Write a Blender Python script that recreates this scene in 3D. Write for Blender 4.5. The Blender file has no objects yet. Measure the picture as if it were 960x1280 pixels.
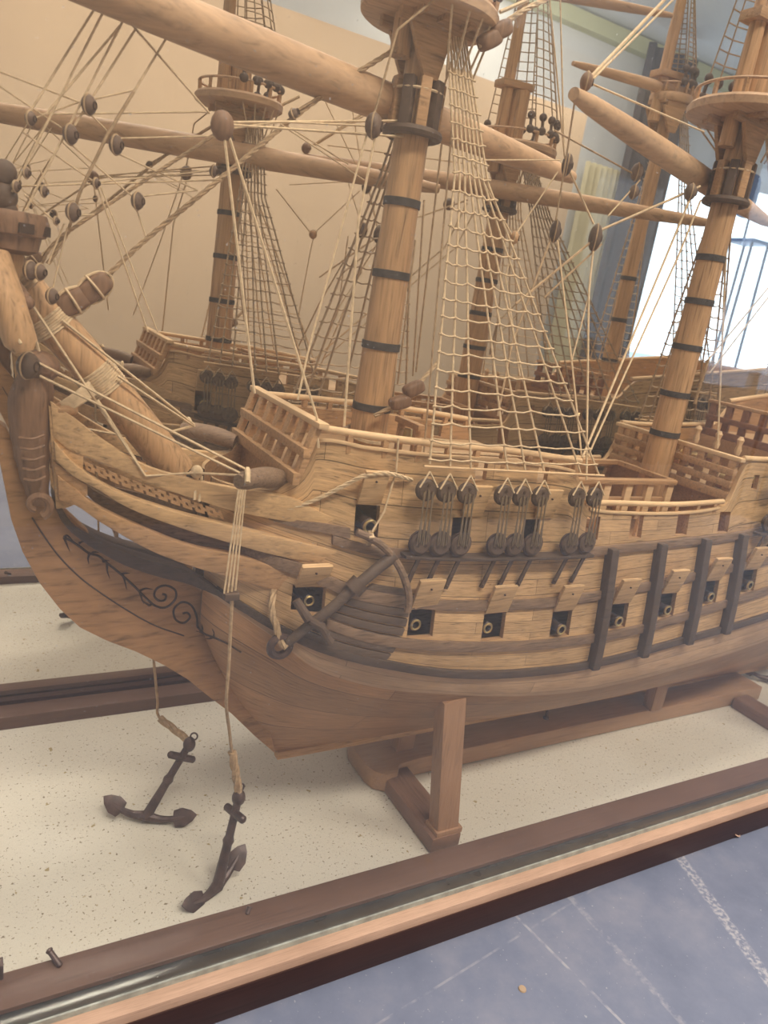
import bpy, bmesh, math, random
from mathutils import Vector, Matrix
random.seed(7)
scn = bpy.context.scene
COL = scn.collection
V = Vector
# ------------------------------------------------------------------ camera model
F = 916.7
def _n(v): return V(v).normalized()
RX = _n((1620, -15, F)); RY = _n((-522, -354, F)); RY = (RY - RX*RX.dot(RY)).normalized(); RZ = RX.cross(RY)
CAM = V((0, 0, .5))
def ray(u, v):
    d = V((u-480, v-640, F)).normalized()
    return V((RX.dot(d), RY.dot(d), RZ.dot(d)))
def ony(u, v, y):
    d = ray(u, v); return CAM + d*(y/d.y)
def onz(u, v, z):
    d = ray(u, v); return CAM + d*((z-.5)/d.z)
cam_d = bpy.data.cameras.new('camera'); cam = bpy.data.objects.new('camera', cam_d); COL.objects.link(cam)
right = V((RX.x, RY.x, RZ.x)); down = V((RX.y, RY.y, RZ.y)); fwd = V((RX.z, RY.z, RZ.z))
M = Matrix.Identity(4)
for i in range(3):
    M[i][0] = right[i]; M[i][1] = -down[i]; M[i][2] = -fwd[i]; M[i][3] = CAM[i]
cam.matrix_world = M
cam_d.sensor_width = 36; cam_d.sensor_fit = 'AUTO'; cam_d.lens = F/1280*36
cam_d.clip_start = .01; cam_d.clip_end = 60
cam_d.dof.use_dof = True; cam_d.dof.focus_distance = .66; cam_d.dof.aperture_fstop = 13.0
scn.camera = cam
# ------------------------------------------------------------------ key planes
YC = .605      # centre plane of the ship
YM = .795      # mirror at the back of the case
YG = .4        # front glass

# the ship sits in its cradle slightly bow-up and with the bow turned towards the front glass
def seat(p):
    k = 1/(1.126-.136*p.x); return CAM+(V(p)-CAM)*k
SEAT = False
# ------------------------------------------------------------------ materials
def s2l(c):
    return tuple((x/255/12.92 if x/255 <= .04045 else ((x/255+.055)/1.055)**2.4) for x in c)
def newmat(name):
    m = bpy.data.materials.new(name); m.use_nodes = True
    nt = m.node_tree; b = nt.nodes['Principled BSDF']
    return m, nt, b
def ramp(nt, stops):
    r = nt.nodes.new('ShaderNodeValToRGB'); e = r.color_ramp.elements
    while len(e) < len(stops): e.new(.5)
    for k, (p, c) in enumerate(stops):
        e[k].position = p; e[k].color = (*c, 1)
    return r
def mul(c, k): return tuple(min(1, x*k) for x in c)
def wood(name, base, scale=(9, 90, 90), contrast=.48, rough=.55, bump=.15, spec=.3, rot=(0, 0, 0), fleck=0.0, coord='Object'):
    m, nt, b = newmat(name); N = nt.nodes; L = nt.links
    tc = N.new('ShaderNodeTexCoord'); mp = N.new('ShaderNodeMapping')
    mp.inputs['Scale'].default_value = tuple(q*(2.2 if q < 30 else 4.5) for q in scale); mp.inputs['Rotation'].default_value = rot
    L.new(tc.outputs[coord], mp.inputs[0])
    n1 = N.new('ShaderNodeTexNoise'); n1.inputs['Scale'].default_value = 1; n1.inputs['Detail'].default_value = 6; n1.inputs['Roughness'].default_value = .65
    n1.inputs['Distortion'].default_value = .6
    L.new(mp.outputs[0], n1.inputs[0])
    n2 = N.new('ShaderNodeTexNoise'); n2.inputs['Scale'].default_value = 14; n2.inputs['Detail'].default_value = 3
    L.new(tc.outputs['Object'], n2.inputs[0])
    r = ramp(nt, [(.28, mul(base, 1-contrast*1.3)), (.45, mul(base, 1-contrast*.35)), (.6, base), (.78, mul(base, 1+contrast*.45))])
    L.new(n1.outputs[0], r.inputs[0])
    mx = N.new('ShaderNodeMix'); mx.data_type = 'RGBA'; mx.blend_type = 'MULTIPLY'; mx.inputs[0].default_value = .6
    r2 = ramp(nt, [(.3, (.78, .74, .70)), (.7, (1.12, 1.1, 1.06))])
    L.new(n2.outputs[0], r2.inputs[0]); L.new(r.outputs[0], mx.inputs[6]); L.new(r2.outputs[0], mx.inputs[7])
    L.new(mx.outputs[2], b.inputs['Base Color'])
    b.inputs['Roughness'].default_value = rough; b.inputs['Specular IOR Level'].default_value = spec
    bp = N.new('ShaderNodeBump'); bp.inputs['Strength'].default_value = bump; bp.inputs['Distance'].default_value = .0006
    L.new(n1.outputs[0], bp.inputs['Height']); L.new(bp.outputs[0], b.inputs['Normal'])
    return m
def plank(name, base, pw, ph, contrast=.3, mortar=(.10, .055, .03)):
    """planking over the UV map: u along the hull in metres, v up the hull in metres"""
    m, nt, b = newmat(name); N = nt.nodes; L = nt.links
    uv = N.new('ShaderNodeUVMap')
    br = N.new('ShaderNodeTexBrick'); br.offset = .43; br.inputs['Scale'].default_value = 1
    br.inputs['Brick Width'].default_value = pw; br.inputs['Row Height'].default_value = ph
    br.inputs['Mortar Size'].default_value = .00035; br.inputs['Mortar Smooth'].default_value = .6; br.inputs['Bias'].default_value = -.1
    br.inputs['Color1'].default_value = (*mul(base, .86), 1); br.inputs['Color2'].default_value = (*mul(base, 1.14), 1); br.inputs['Mortar'].default_value = (*mul(base, .32), 1)
    L.new(uv.outputs[0], br.inputs[0])
    mp = N.new('ShaderNodeMapping'); mp.inputs['Scale'].default_value = (45, 900, 1); L.new(uv.outputs[0], mp.inputs[0])
    n1 = N.new('ShaderNodeTexNoise'); n1.inputs['Scale'].default_value = 1; n1.inputs['Detail'].default_value = 7; n1.inputs['Roughness'].default_value = .7; n1.inputs['Distortion'].default_value = .8
    L.new(mp.outputs[0], n1.inputs[0])
    r = ramp(nt, [(.28, (1-contrast*1.5,)*3), (.44, (1-contrast*.4,)*3), (.6, (1, 1, 1)), (.75, (1+contrast*.4,)*3)])
    L.new(n1.outputs[0], r.inputs[0])
    n2 = N.new('ShaderNodeTexNoise'); n2.inputs['Scale'].default_value = 18; L.new(uv.outputs[0], n2.inputs[0])
    r2 = ramp(nt, [(.3, (.84, .8, .76)), (.7, (1.08, 1.06, 1.04))]); L.new(n2.outputs[0], r2.inputs[0])
    m1 = N.new('ShaderNodeMix'); m1.data_type = 'RGBA'; m1.blend_type = 'MULTIPLY'; m1.inputs[0].default_value = 1
    m2 = N.new('ShaderNodeMix'); m2.data_type = 'RGBA'; m2.blend_type = 'MULTIPLY'; m2.inputs[0].default_value = 1
    L.new(br.outputs[0], m1.inputs[6]); L.new(r.outputs[0], m1.inputs[7]); L.new(m1.outputs[2], m2.inputs[6]); L.new(r2.outputs[0], m2.inputs[7])
    L.new(m2.outputs[2], b.inputs['Base Color'])
    b.inputs['Roughness'].default_value = .5; b.inputs['Specular IOR Level'].default_value = .3
    bp = N.new('ShaderNodeBump'); bp.inputs['Strength'].default_value = .35; bp.inputs['Distance'].default_value = .0005; bp.invert = True
    L.new(br.outputs[1], bp.inputs['Height']); L.new(bp.outputs[0], b.inputs['Normal'])
    return m
def plain(name, col, rough=.6, metal=0, spec=.3, noise=.0, nscale=40):
    m, nt, b = newmat(name); N = nt.nodes; L = nt.links
    tc = N.new('ShaderNodeTexCoord'); n = N.new('ShaderNodeTexNoise'); n.inputs['Scale'].default_value = nscale; n.inputs['Detail'].default_value = 4
    L.new(tc.outputs['Object'], n.inputs[0])
    r = ramp(nt, [(.3, mul(col, 1-noise)), (.7, mul(col, 1+noise))]); L.new(n.outputs[0], r.inputs[0]); L.new(r.outputs[0], b.inputs['Base Color'])
    b.inputs['Roughness'].default_value = rough; b.inputs['Metallic'].default_value = metal; b.inputs['Specular IOR Level'].default_value = spec
    return m
OAK = (.63, .395, .195); OAKL = (.71, .47, .255); MID = (.50, .285, .135); RED = (.47, .25, .115)
M_plank = plank('oak_planking', OAK, .16, .0125, .62)
M_low = plank('pale_lower_planking', (.60, .385, .225), .5, .02, .45)
M_bottom = plank('red_bottom_planking', RED, .6, .03, .5)
M_oak = wood('oak', OAK)
M_oakv = wood('oak_upright', OAK, scale=(90, 90, 10))
M_oakl = wood('pale_oak', OAKL, contrast=.22)
M_mid = wood('brown_oak', MID)
M_spar = wood('spar_oak', (.57, .335, .165), scale=(70, 70, 8), contrast=.5)
M_yard = wood('yard_oak', (.55, .34, .19), scale=(8, 45, 45), contrast=.36)
M_knee = wood('head_knee_oak', (.44, .235, .105), scale=(14, 60, 45), rot=(0, .75, 0), contrast=.45)
M_wale = wood('brown_wale', (.25, .155, .095), scale=(12, 140, 140), contrast=.6, rough=.6)
M_dark = wood('walnut', (.105, .068, .048), scale=(12, 140, 140), contrast=.5, rough=.6)
M_lining = wood('lining_wood', (.135, .088, .06), scale=(12, 140, 140), contrast=.5, rough=.6)
M_dark2 = wood('dark_fitting_wood', (.12, .075, .05), scale=(50, 50, 50), contrast=.4, rough=.6)
M_carve = wood('carved_brown_wood', (.25, .135, .075), scale=(80, 80, 20), contrast=.5, bump=.4)
M_blk = wood('block_wood', (.17, .105, .07), scale=(60, 60, 60), contrast=.5)
M_rope = plain('flax_rope', (.60, .43, .255), .9, noise=.18, nscale=300)
M_ropeb = plain('brown_rope', (.42, .28, .155), .9, noise=.25, nscale=300)
M_lany = plain('dark_lanyard', (.20, .14, .085), .9, noise=.2, nscale=200)
M_shroud = plain('tarred_thread', (.36, .25, .15), .9, noise=.2, nscale=200)
M_iron = plain('bronzed_iron', (.085, .05, .04), .42, metal=.35, spec=.5, noise=.4, nscale=120)
M_brass = plain('brass', (.55, .40, .18), .35, metal=.9, noise=.15)
M_ink = plain('burnt_line', (.055, .028, .016), .7)
M_stand = wood('stand_wood', (.40, .23, .125), scale=(12, 90, 90), contrast=.25, rough=.4)
M_standd = wood('stand_foot_wood', (.23, .122, .075), scale=(90, 12, 90), contrast=.3, rough=.38)
M_standv = wood('stand_post_wood', (.38, .21, .115), scale=(90, 90, 10), contrast=.25, rough=.38)
M_case = wood('case_mahogany', (.145, .080, .056), scale=(7, 120, 120), contrast=.25, rough=.35)
M_cased = wood('case_dark_side', (.045, .018, .015), scale=(7, 120, 120), contrast=.3, rough=.35)
M_bead = wood('raw_bead', (.55, .36, .26), scale=(20, 300, 300), contrast=.25, rough=.45)
M_chan = plain('grey_channel', (.085, .085, .078), .18, metal=.6, spec=.8, noise=.25, nscale=60)

M_edge = plain('glass_edge', (.36, .37, .33), .3, noise=.3, nscale=90)
def board_mat():
    m, nt, b = newmat('cream_board'); N = nt.nodes; L = nt.links
    tc = N.new('ShaderNodeTexCoord')
    n = N.new('ShaderNodeTexNoise'); n.inputs['Scale'].default_value = 5; n.inputs['Detail'].default_value = 5; L.new(tc.outputs['Object'], n.inputs[0])
    r = ramp(nt, [(.3, (.60, .53, .42)), (.7, (.68, .62, .52))]); L.new(n.outputs[0], r.inputs[0])
    prev = r.outputs[0]
    for sc, th, col, w in ((330, .685, (.20, .15, .09), .9), (120, .735, (.33, .24, .10), .9), (650, .69, (.30, .25, .18), .7)):
        a = N.new('ShaderNodeTexNoise'); a.inputs['Scale'].default_value = sc; a.inputs['Detail'].default_value = 2; L.new(tc.outputs['Object'], a.inputs[0])
        g = ramp(nt, [(th-.04, (0, 0, 0)), (th, (1, 1, 1))]); L.new(a.outputs[0], g.inputs[0])
        mm = N.new('ShaderNodeMath'); mm.operation = 'MULTIPLY'; mm.inputs[1].default_value = w; L.new(g.outputs[0], mm.inputs[0])
        x = N.new('ShaderNodeMix'); x.data_type = 'RGBA'; L.new(mm.outputs[0], x.inputs[0]); L.new(prev, x.inputs[6]); x.inputs[7].default_value = (*col, 1)
        prev = x.outputs[2]
    L.new(prev, b.inputs['Base Color']); b.inputs['Roughness'].default_value = .6; b.inputs['Specular IOR Level'].default_value = .25
    return m
M_board = board_mat()
def table_mat():
    m, nt, b = newmat('blue_grey_table'); N = nt.nodes; L = nt.links
    tc = N.new('ShaderNodeTexCoord')
    n = N.new('ShaderNodeTexNoise'); n.inputs['Scale'].default_value = 16; n.inputs['Detail'].default_value = 6; n.inputs['Roughness'].default_value = .65; L.new(tc.outputs['Object'], n.inputs[0])
    r = ramp(nt, [(.3, (.15, .17, .24)), (.5, (.18, .20, .275)), (.72, (.235, .245, .31))]); L.new(n.outputs[0], r.inputs[0])
    prev = r.outputs[0]
    # worn scuff bands running across the table: distance along a rotated axis
    def band(p0, p1, wid, st, sc):
        nonlocal prev
        d = (p1-p0); nx, ny = -d.y, d.x; l = math.hypot(nx, ny); nx /= l; ny /= l
        off = nx*p0.x+ny*p0.y
        dot = N.new('ShaderNodeVectorMath'); dot.operation = 'DOT_PRODUCT'; L.new(tc.outputs['Object'], dot.inputs[0]); dot.inputs[1].default_value = (nx, ny, 0)
        sub = N.new('ShaderNodeMath'); sub.operation = 'SUBTRACT'; L.new(dot.outputs['Value'], sub.inputs[0]); sub.inputs[1].default_value = off
        ab = N.new('ShaderNodeMath'); ab.operation = 'ABSOLUTE'; L.new(sub.outputs[0], ab.inputs[0])
        g = N.new('ShaderNodeMapRange'); g.inputs[1].default_value = wid; g.inputs[2].default_value = wid*.7; g.inputs[3].default_value = 0; g.inputs[4].default_value = 1; L.new(ab.outputs[0], g.inputs[0])
        nn = N.new('ShaderNodeTexNoise'); nn.inputs['Scale'].default_value = sc; nn.inputs['Detail'].default_value = 4; L.new(tc.outputs['Object'], nn.inputs[0])
        gg = ramp(nt, [(.42, (0, 0, 0)), (.62, (1, 1, 1))]); L.new(nn.outputs[0], gg.inputs[0])
        q = N.new('ShaderNodeMath'); q.operation = 'MULTIPLY'; L.new(g.outputs[0], q.inputs[0]); L.new(gg.outputs[0], q.inputs[1])
        q2 = N.new('ShaderNodeMath'); q2.operation = 'MULTIPLY'; L.new(q.outputs[0], q2.inputs[0]); q2.inputs[1].default_value = st
        x = N.new('ShaderNodeMix'); x.data_type = 'RGBA'; L.new(q2.outputs[0], x.inputs[0]); L.new(prev, x.inputs[6]); x.inputs[7].default_value = (.46, .44, .46, 1)
        prev = x.outputs[2]
    zt = -.034
    band(onz(845, 1065, zt), onz(950, 1210, zt), .0075, .75, 260)
    band(onz(655, 1155, zt), onz(780, 1280, zt), .0016, .6, 90)
    band(onz(765, 1180, zt), onz(850, 1275, zt), .004, .35, 160)
    band(onz(480, 1275, zt), onz(560, 1225, zt), .0012, .4, 80)
    nn = N.new('ShaderNodeTexNoise'); nn.inputs['Scale'].default_value = 300; L.new(tc.outputs['Object'], nn.inputs[0])
    gg = ramp(nt, [(.70, (0, 0, 0)), (.76, (.5, .5, .5))]); L.new(nn.outputs[0], gg.inputs[0])
    x = N.new('ShaderNodeMix'); x.data_type = 'RGBA'; L.new(gg.outputs[0], x.inputs[0]); L.new(prev, x.inputs[6]); x.inputs[7].default_value = (.5, .5, .5, 1)
    L.new(x.outputs[2], b.inputs['Base Color']); b.inputs['Roughness'].default_value = .45; b.inputs['Specular IOR Level'].default_value = .35
    return m
M_table = table_mat()
def glass_mat():
    m, nt, b = newmat('glare_and_dust_pane'); N = nt.nodes; L = nt.links
    out = N['Material Output']; N.remove(b)
    tr = N.new('ShaderNodeBsdfTransparent'); tr.inputs[0].default_value = (.97, .975, .97, 1)
    gl = N.new('ShaderNodeBsdfGlossy'); gl.inputs['Roughness'].default_value = .0; gl.inputs[0].default_value = (.9, .93, 1, 1)
    lw = N.new('ShaderNodeLayerWeight'); pw = N.new('ShaderNodeMath'); pw.operation = 'POWER'; pw.inputs[1].default_value = 5; L.new(lw.outputs['Facing'], pw.inputs[0])
    fr = N.new('ShaderNodeMath'); fr.operation = 'MULTIPLY_ADD'; fr.inputs[1].default_value = .8; fr.inputs[2].default_value = .022; L.new(pw.outputs[0], fr.inputs[0])
    mx = N.new('ShaderNodeMixShader'); L.new(fr.outputs[0], mx.inputs[0]); L.new(tr.outputs[0], mx.inputs[1]); L.new(gl.outputs[0], mx.inputs[2])
    df = N.new('ShaderNodeBsdfDiffuse'); df.inputs[0].default_value = (.8, .8, .82, 1)
    tc = N.new('ShaderNodeTexCoord'); n = N.new('ShaderNodeTexNoise'); n.inputs['Scale'].default_value = 700; n.inputs['Detail'].default_value = 1; L.new(tc.outputs['Object'], n.inputs[0])
    r = ramp(nt, [(.0, (.021, .021, .021)), (.76, (.021, .021, .021)), (.80, (.4, .4, .4))]); L.new(n.outputs[0], r.inputs[0])  # even pale coat stands in for veiling glare; the bright specks are dust
    m2 = N.new('ShaderNodeMixShader'); L.new(r.outputs[0], m2.inputs[0]); L.new(mx.outputs[0], m2.inputs[1]); L.new(df.outputs[0], m2.inputs[2])
    L.new(m2.outputs[0], out.inputs[0])
    return m
M_glass = glass_mat()
def mirror_mat():
    m, nt, b = newmat('mirror_glass')
    b.inputs['Base Color'].default_value = (.80, .775, .74, 1); b.inputs['Metallic'].default_value = 1; b.inputs['Roughness'].default_value = .0
    return m
M_mirror = mirror_mat()
def emis(name, col, st):
    m, nt, b = newmat(name); b.inputs['Base Color'].default_value = (*col, 1)
    b.inputs['Emission Color'].default_value = (*col, 1); b.inputs['Emission Strength'].default_value = st
    return m

# ------------------------------------------------------------------ mesh builder
class MB:
    def __init__(s): s.v = []; s.f = []; s.mi = []; s.uv = None; s.sm = True
    def add(s, vs, fs, mi=0):
        o = len(s.v); s.v += [V(p) for p in vs]
        for f in fs: s.f.append([i+o for i in f]); s.mi.append(mi)
    def box(s, c, d, rot=None, mi=0):
        c = V(c); hx, hy, hz = d[0]/2, d[1]/2, d[2]/2
        ps = [V((x, y, z)) for x in (-hx, hx) for y in (-hy, hy) for z in (-hz, hz)]
        if rot is not None: ps = [rot @ p for p in ps]
        s.add([c+p for p in ps], [(0,1,3,2),(4,6,7,5),(0,4,5,1),(2,3,7,6),(0,2,6,4),(1,5,7,3)], mi)
    def bar(s, a, b, w, h, up=(0, 0, 1), mi=0):
        """rectangular bar from a to b; w across, h along up"""
        a = V(a); b = V(b); d = (b-a).normalized(); u = V(up); x = d.cross(u).normalized(); u = x.cross(d).normalized()
        ps = []
        for p in (a, b):
            for sx, sy in ((-1,-1),(1,-1),(1,1),(-1,1)): ps.append(p+x*(w/2*sx)+u*(h/2*sy))
        s.add(ps, [(3,2,1,0),(4,5,6,7),(0,1,5,4),(1,2,6,5),(2,3,7,6),(3,0,4,7)], mi)
    def tube(s, pts, r, n=8, cap=True, closed=False, mi=0):
        pts = [V(p) for p in pts]; m = len(pts)
        rs = r if isinstance(r, (list, tuple)) else [r]*m
        t0 = (pts[1]-pts[0]).normalized(); up = V((0,0,1)) if abs(t0.z) < .9 else V((1,0,0))
        x = t0.cross(up).normalized(); vs = []; 
        for i, p in enumerate(pts):
            if closed: t = (pts[(i+1) % m]-pts[i-1]).normalized()
            else: t = (pts[min(i+1, m-1)]-pts[max(i-1, 0)]).normalized()
            x = (x-t*x.dot(t)).normalized(); y = t.cross(x)
            for k in range(n):
                a = 2*math.pi*k/n; vs.append(p+(x*math.cos(a)+y*math.sin(a))*rs[i])
        fs = []
        for i in range(m if closed else m-1):
            j = (i+1) % m
            for k in range(n):
                k2 = (k+1) % n; fs.append((i*n+k, i*n+k2, j*n+k2, j*n+k))
        if cap and not closed:
            fs.append(tuple(range(n))[::-1]); fs.append(tuple(range((m-1)*n, m*n)))
        s.add(vs, fs, mi)
    def rope(s, pts, r, twist=.0):
        """three twisted strands along a smoothed path"""
        pts = resample([V(p) for p in pts], r*1.1)
        m = len(pts)
        if m < 3: return s.tube(pts, r, 6)
        frames = []; t0 = (pts[1]-pts[0]).normalized(); up = V((0,0,1)) if abs(t0.z) < .9 else V((1,0,0)); x = t0.cross(up).normalized()
        for i in range(m):
            t = (pts[min(i+1, m-1)]-pts[max(i-1, 0)]).normalized(); x = (x-t*x.dot(t)).normalized(); frames.append((x.copy(), t.cross(x)))
        for k in range(3):
            q = []
            for i in range(m):
                a = i*.62+k*2.094; x, y = frames[i]; q.append(pts[i]+(x*math.cos(a)+y*math.sin(a))*r*.5)
            s.tube(q, r*.58, 5)
    def lathe(s, prof, c, axis=(0,0,1), n=24, mi=0, cap=True):
        """prof: (radius, height) list along axis from c"""
        c = V(c); a = V(axis).normalized(); up = V((0,0,1)) if abs(a.z) < .9 else V((1,0,0)); x = a.cross(up).normalized(); y = a.cross(x)
        vs = []
        for r, h in prof:
            for k in range(n):
                g = 2*math.pi*k/n; vs.append(c+a*h+(x*math.cos(g)+y*math.sin(g))*r)
        fs = []
        for i in range(len(prof)-1):
            for k in range(n):
                k2 = (k+1) % n; fs.append((i*n+k, (i+1)*n+k, (i+1)*n+k2, i*n+k2))
        if cap: fs.append(tuple(range(n))); fs.append(tuple(range((len(prof)-1)*n, len(prof)*n))[::-1])
        s.add(vs, fs, mi)
    def ball(s, c, d, rot=None, n=14, m=9, sq=1.0):
        c = V(c); vs = []; fs = []
        for i in range(m+1):
            th = math.pi*i/m
            for k in range(n):
                ph = 2*math.pi*k/n; pw = lambda q: math.copysign(abs(q)**sq, q) if abs(q) > 1e-6 else 0.; p = V((d[0]*pw(math.sin(th))*pw(math.cos(ph)), d[1]*pw(math.sin(th))*pw(math.sin(ph)), d[2]*pw(math.cos(th))))
                vs.append(c+(rot @ p if rot is not None else p))
        for i in range(m):
            for k in range(n):
                k2 = (k+1) % n; fs.append((i*n+k, (i+1)*n+k, (i+1)*n+k2, i*n+k2))
        s.add(vs, fs)
    def prism(s, outline, off, mi=0):
        """closed outline (3D points) extruded by off"""
        n = len(outline); off = V(off); vs = [V(p) for p in outline]+[V(p)+off for p in outline]
        fs = [tuple(range(n))[::-1], tuple(range(n, 2*n))]+[(i, (i+1) % n, (i+1) % n+n, i+n) for i in range(n)]
        s.add(vs, fs, mi)
    def band(s, top, bot, t, back=.001):
        """solid ribbon between two 3D polylines, thickness t towards -y"""
        n = len(top); vs = []
        for i in range(n):
            a = top[i]; b = bot[i]
            vs += [a+V((0, back, 0)), a-V((0, t, 0)), b-V((0, t, 0)), b+V((0, back, 0))]
        fs = []
        for i in range(n-1):
            o = i*4; p = o+4
            for k in range(4): fs.append((o+k, o+(k+1) % 4, p+(k+1) % 4, p+k))
        fs.append((3,2,1,0)); fs.append(tuple((n-1)*4+k for k in range(4)))
        s.add(vs, fs)
    def flip(s):
        """mirror to the other side of the ship"""
        o = MB(); o.v = [V((p.x, 2*YC-p.y, p.z)) for p in s.v]; o.f = [list(reversed(f)) for f in s.f]; o.mi = list(s.mi); return o
    def build(s, name, mat, parent=None, bevel=0, smooth=None, origin=None):
        me = bpy.data.meshes.new(name)
        org = V(origin) if origin is not None else V((0,0,0))
        if SEAT: s = _seated(s)
        bm = bmesh.new(); vv = [bm.verts.new(p-org) for p in s.v]
        for f, mi in zip(s.f, s.mi):
            try: q = bm.faces.new([vv[i] for i in f]); q.material_index = mi
            except ValueError: pass
        bmesh.ops.recalc_face_normals(bm, faces=bm.faces)
        if bevel: 
            es = [e for e in bm.edges if len(e.link_faces) == 2 and e.calc_face_angle(0) > .6]
            bmesh.ops.bevel(bm, geom=es, offset=bevel, segments=2, affect='EDGES', profile=.6, clamp_overlap=True)
        for f in bm.faces: f.smooth = True
        bm.to_mesh(me); bm.free()
        me.set_sharp_from_angle(angle=math.radians(38))
        for m in (mat if isinstance(mat, (list, tuple)) else [mat]): me.materials.append(m)
        o = bpy.data.objects.new(name, me); COL.objects.link(o); o.location = org
        if parent is not None: o.parent = parent; o.matrix_parent_inverse = Matrix.Translation(-parent.location)
        return o
def _seated(s):
    o = MB(); o.v = [seat(p) for p in s.v]; o.f = s.f; o.mi = s.mi; return o
def resample(pts, step):
    # Catmull-Rom then even steps
    if len(pts) > 2:
        q = []; P = [pts[0]*2-pts[1]]+pts+[pts[-1]*2-pts[-2]]
        for i in range(1, len(P)-2):
            for k in range(8):
                t = k/8; a, b, c, d = P[i-1], P[i], P[i+1], P[i+2]
                q.append(.5*((2*b)+(c-a)*t+(2*a-5*b+4*c-d)*t*t+(3*b-a-3*c+d)*t**3))
        q.append(pts[-1]); pts = q
    L = [0]
    for i in range(1, len(pts)): L.append(L[-1]+(pts[i]-pts[i-1]).length)
    n = max(2, int(L[-1]/step)+1); out = []; j = 0
    for k in range(n):
        d = L[-1]*k/(n-1)
        while j < len(L)-2 and L[j+1] < d: j += 1
        w = (d-L[j])/max(1e-9, L[j+1]-L[j]); out.append(pts[j].lerp(pts[j+1], w))
    return out
def curve(pts, n=24):
    pts = [V(p) for p in pts]; tot = sum((pts[i+1]-pts[i]).length for i in range(len(pts)-1)); return resample(pts, tot/n)
def tag(o, label=None, cat=None, group=None, kind=None):
    if label: o['label'] = label
    if cat: o['category'] = cat
    if group: o['group'] = group
    if kind: o['kind'] = kind
    return o
def empty(name, loc=(0,0,0)):
    o = bpy.data.objects.new(name, None); o.empty_display_size = .02; COL.objects.link(o); o.location = loc; return o
def interp(tab):
    def f(x):
        if x <= tab[0][0]: return tab[0][1]
        for i in range(len(tab)-1):
            if x <= tab[i+1][0]:
                x0, y0 = tab[i]; x1, y1 = tab[i+1]; 
                m0 = ((y1-tab[i-1][1])/(x1-tab[i-1][0])) if i > 0 else (y1-y0)/(x1-x0)
                m1 = ((tab[i+2][1]-y0)/(tab[i+2][0]-x0)) if i+2 < len(tab) else (y1-y0)/(x1-x0)
                h = x1-x0; t = (x-x0)/h
                return (2*t**3-3*t*t+1)*y0+(t**3-2*t*t+t)*h*m0+(-2*t**3+3*t*t)*y1+(t**3-t*t)*h*m1
        x0, y0 = tab[-2]; x1, y1 = tab[-1]; return y1+(y1-y0)/(x1-x0)*(x-x1)
    return f
def clamp(v, a=0., b=1.): return max(a, min(b, v))
def smst(t): t = clamp(t); return t*t*(3-2*t)

# ------------------------------------------------------------------ hull form
def zw(x): return .155+(.46 if x < .585 else .40)*(x-.585)**2
BM = .118
def xs(z): return .178+(.100*clamp((.2-z)/.173)**1.25)
def LL(z): return .215+.20*clamp((.19-z)/.16)
def plan(t, p): return max(0., 1-(1-clamp(t))**p)**(1./p)
def sect(x, z):
    w = zw(x)
    if z >= w: return 1-.19*smst((z-w)/(.39-w))
    u = clamp((w-z)/(w-.027)); return (1-u**1.9)**1.05*.965+.035
def hb(x, z):
    p = 2.3-.6*clamp((.19-z)/.16)
    a = 1-.12*clamp((x-.75)/.5)**1.6
    return BM*sect(x, z)*plan((x-xs(z))/LL(z), p)*a
def HP(x, z, off=0.): return V((x, YC-hb(x, z)-off, z))
def hit(u, v, off=0.):
    d = ray(u, v); t = .36/d.y
    for i in range(900):
        p = CAM+d*t
        if (YC-p.y) <= hb(p.x, p.z)+off or p.y > YC: break
        t += .0004
    return p
headw = interp([(.02,.008),(.04,.012),(.08,.030),(.12,.045),(.16,.055),(.20,.063),(.24,.0775),(.28,.0865),(.33,.095)])
cheekw = interp([(.02,.010),(.08,.012),(.12,.015),(.15,.022),(.175,.034),(.20,.062),(.25,.09)])
def hitf(u, v, fn, off=0.):
    d = ray(u, v); t = .36/d.y
    for i in range(900):
        p = CAM+d*t
        if (YC-p.y) <= fn(p.x)+off: break
        t += .0004
    return p
c_colour = interp([(.15,.237),(.187,.229),(.224,.210),(.2646,.1806),(.329,.158),(.397,.1465),(.50,.130),(.596,.122),(.735,.131),(.905,.1486),(1.25,.20)])
c_w1 = interp([(.15,.246),(.17,.2416),(.197,.2332),(.223,.2215),(.259,.2069),(.318,.191),(.388,.175),(.466,.165),(.575,.1622),(.709,.1754),(.867,.1939),(1.25,.255)])
c_w2 = interp([(.15,.262),(.20,.252),(.26,.232),(.30,.2195),(.355,.2092),(.4387,.199),(.5215,.1944),(.637,.1986),(.7516,.2145),(.838,.2274),(1.25,.29)])
c_w3 = interp([(.15,.289),(.194,.2814),(.2407,.2728),(.281,.258),(.334,.2485),(.413,.2398),(.5135,.2370),(.6635,.2469),(.755,.2571),(.845,.2655),(1.25,.33)])
c_w4 = interp([(.15,.322),(.1977,.3158),(.2514,.3038),(.2926,.2945),(.326,.2915),(.407,.2875),(.5056,.2852),(.565,.2867),(.667,.2913),(.7893,.2985),(1.25,.36)])
ztop = interp([(.15,.330),(.2144,.335),(.2245,.3423),(.2356,.3548),(.2416,.3686),(.2451,.381),(.2843,.3794),(.3277,.3775),(.43,.3738),(.51,.3657),(.520,.352),(.527,.338),(.5348,.3298),(.5744,.3255),(.6656,.3239),(.7309,.3289),(.7521,.338),(.7626,.3705),(.7702,.380),(.8068,.3818),(.94,.39),(.955,.405),(.97,.425),(1.25,.475)])

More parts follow.
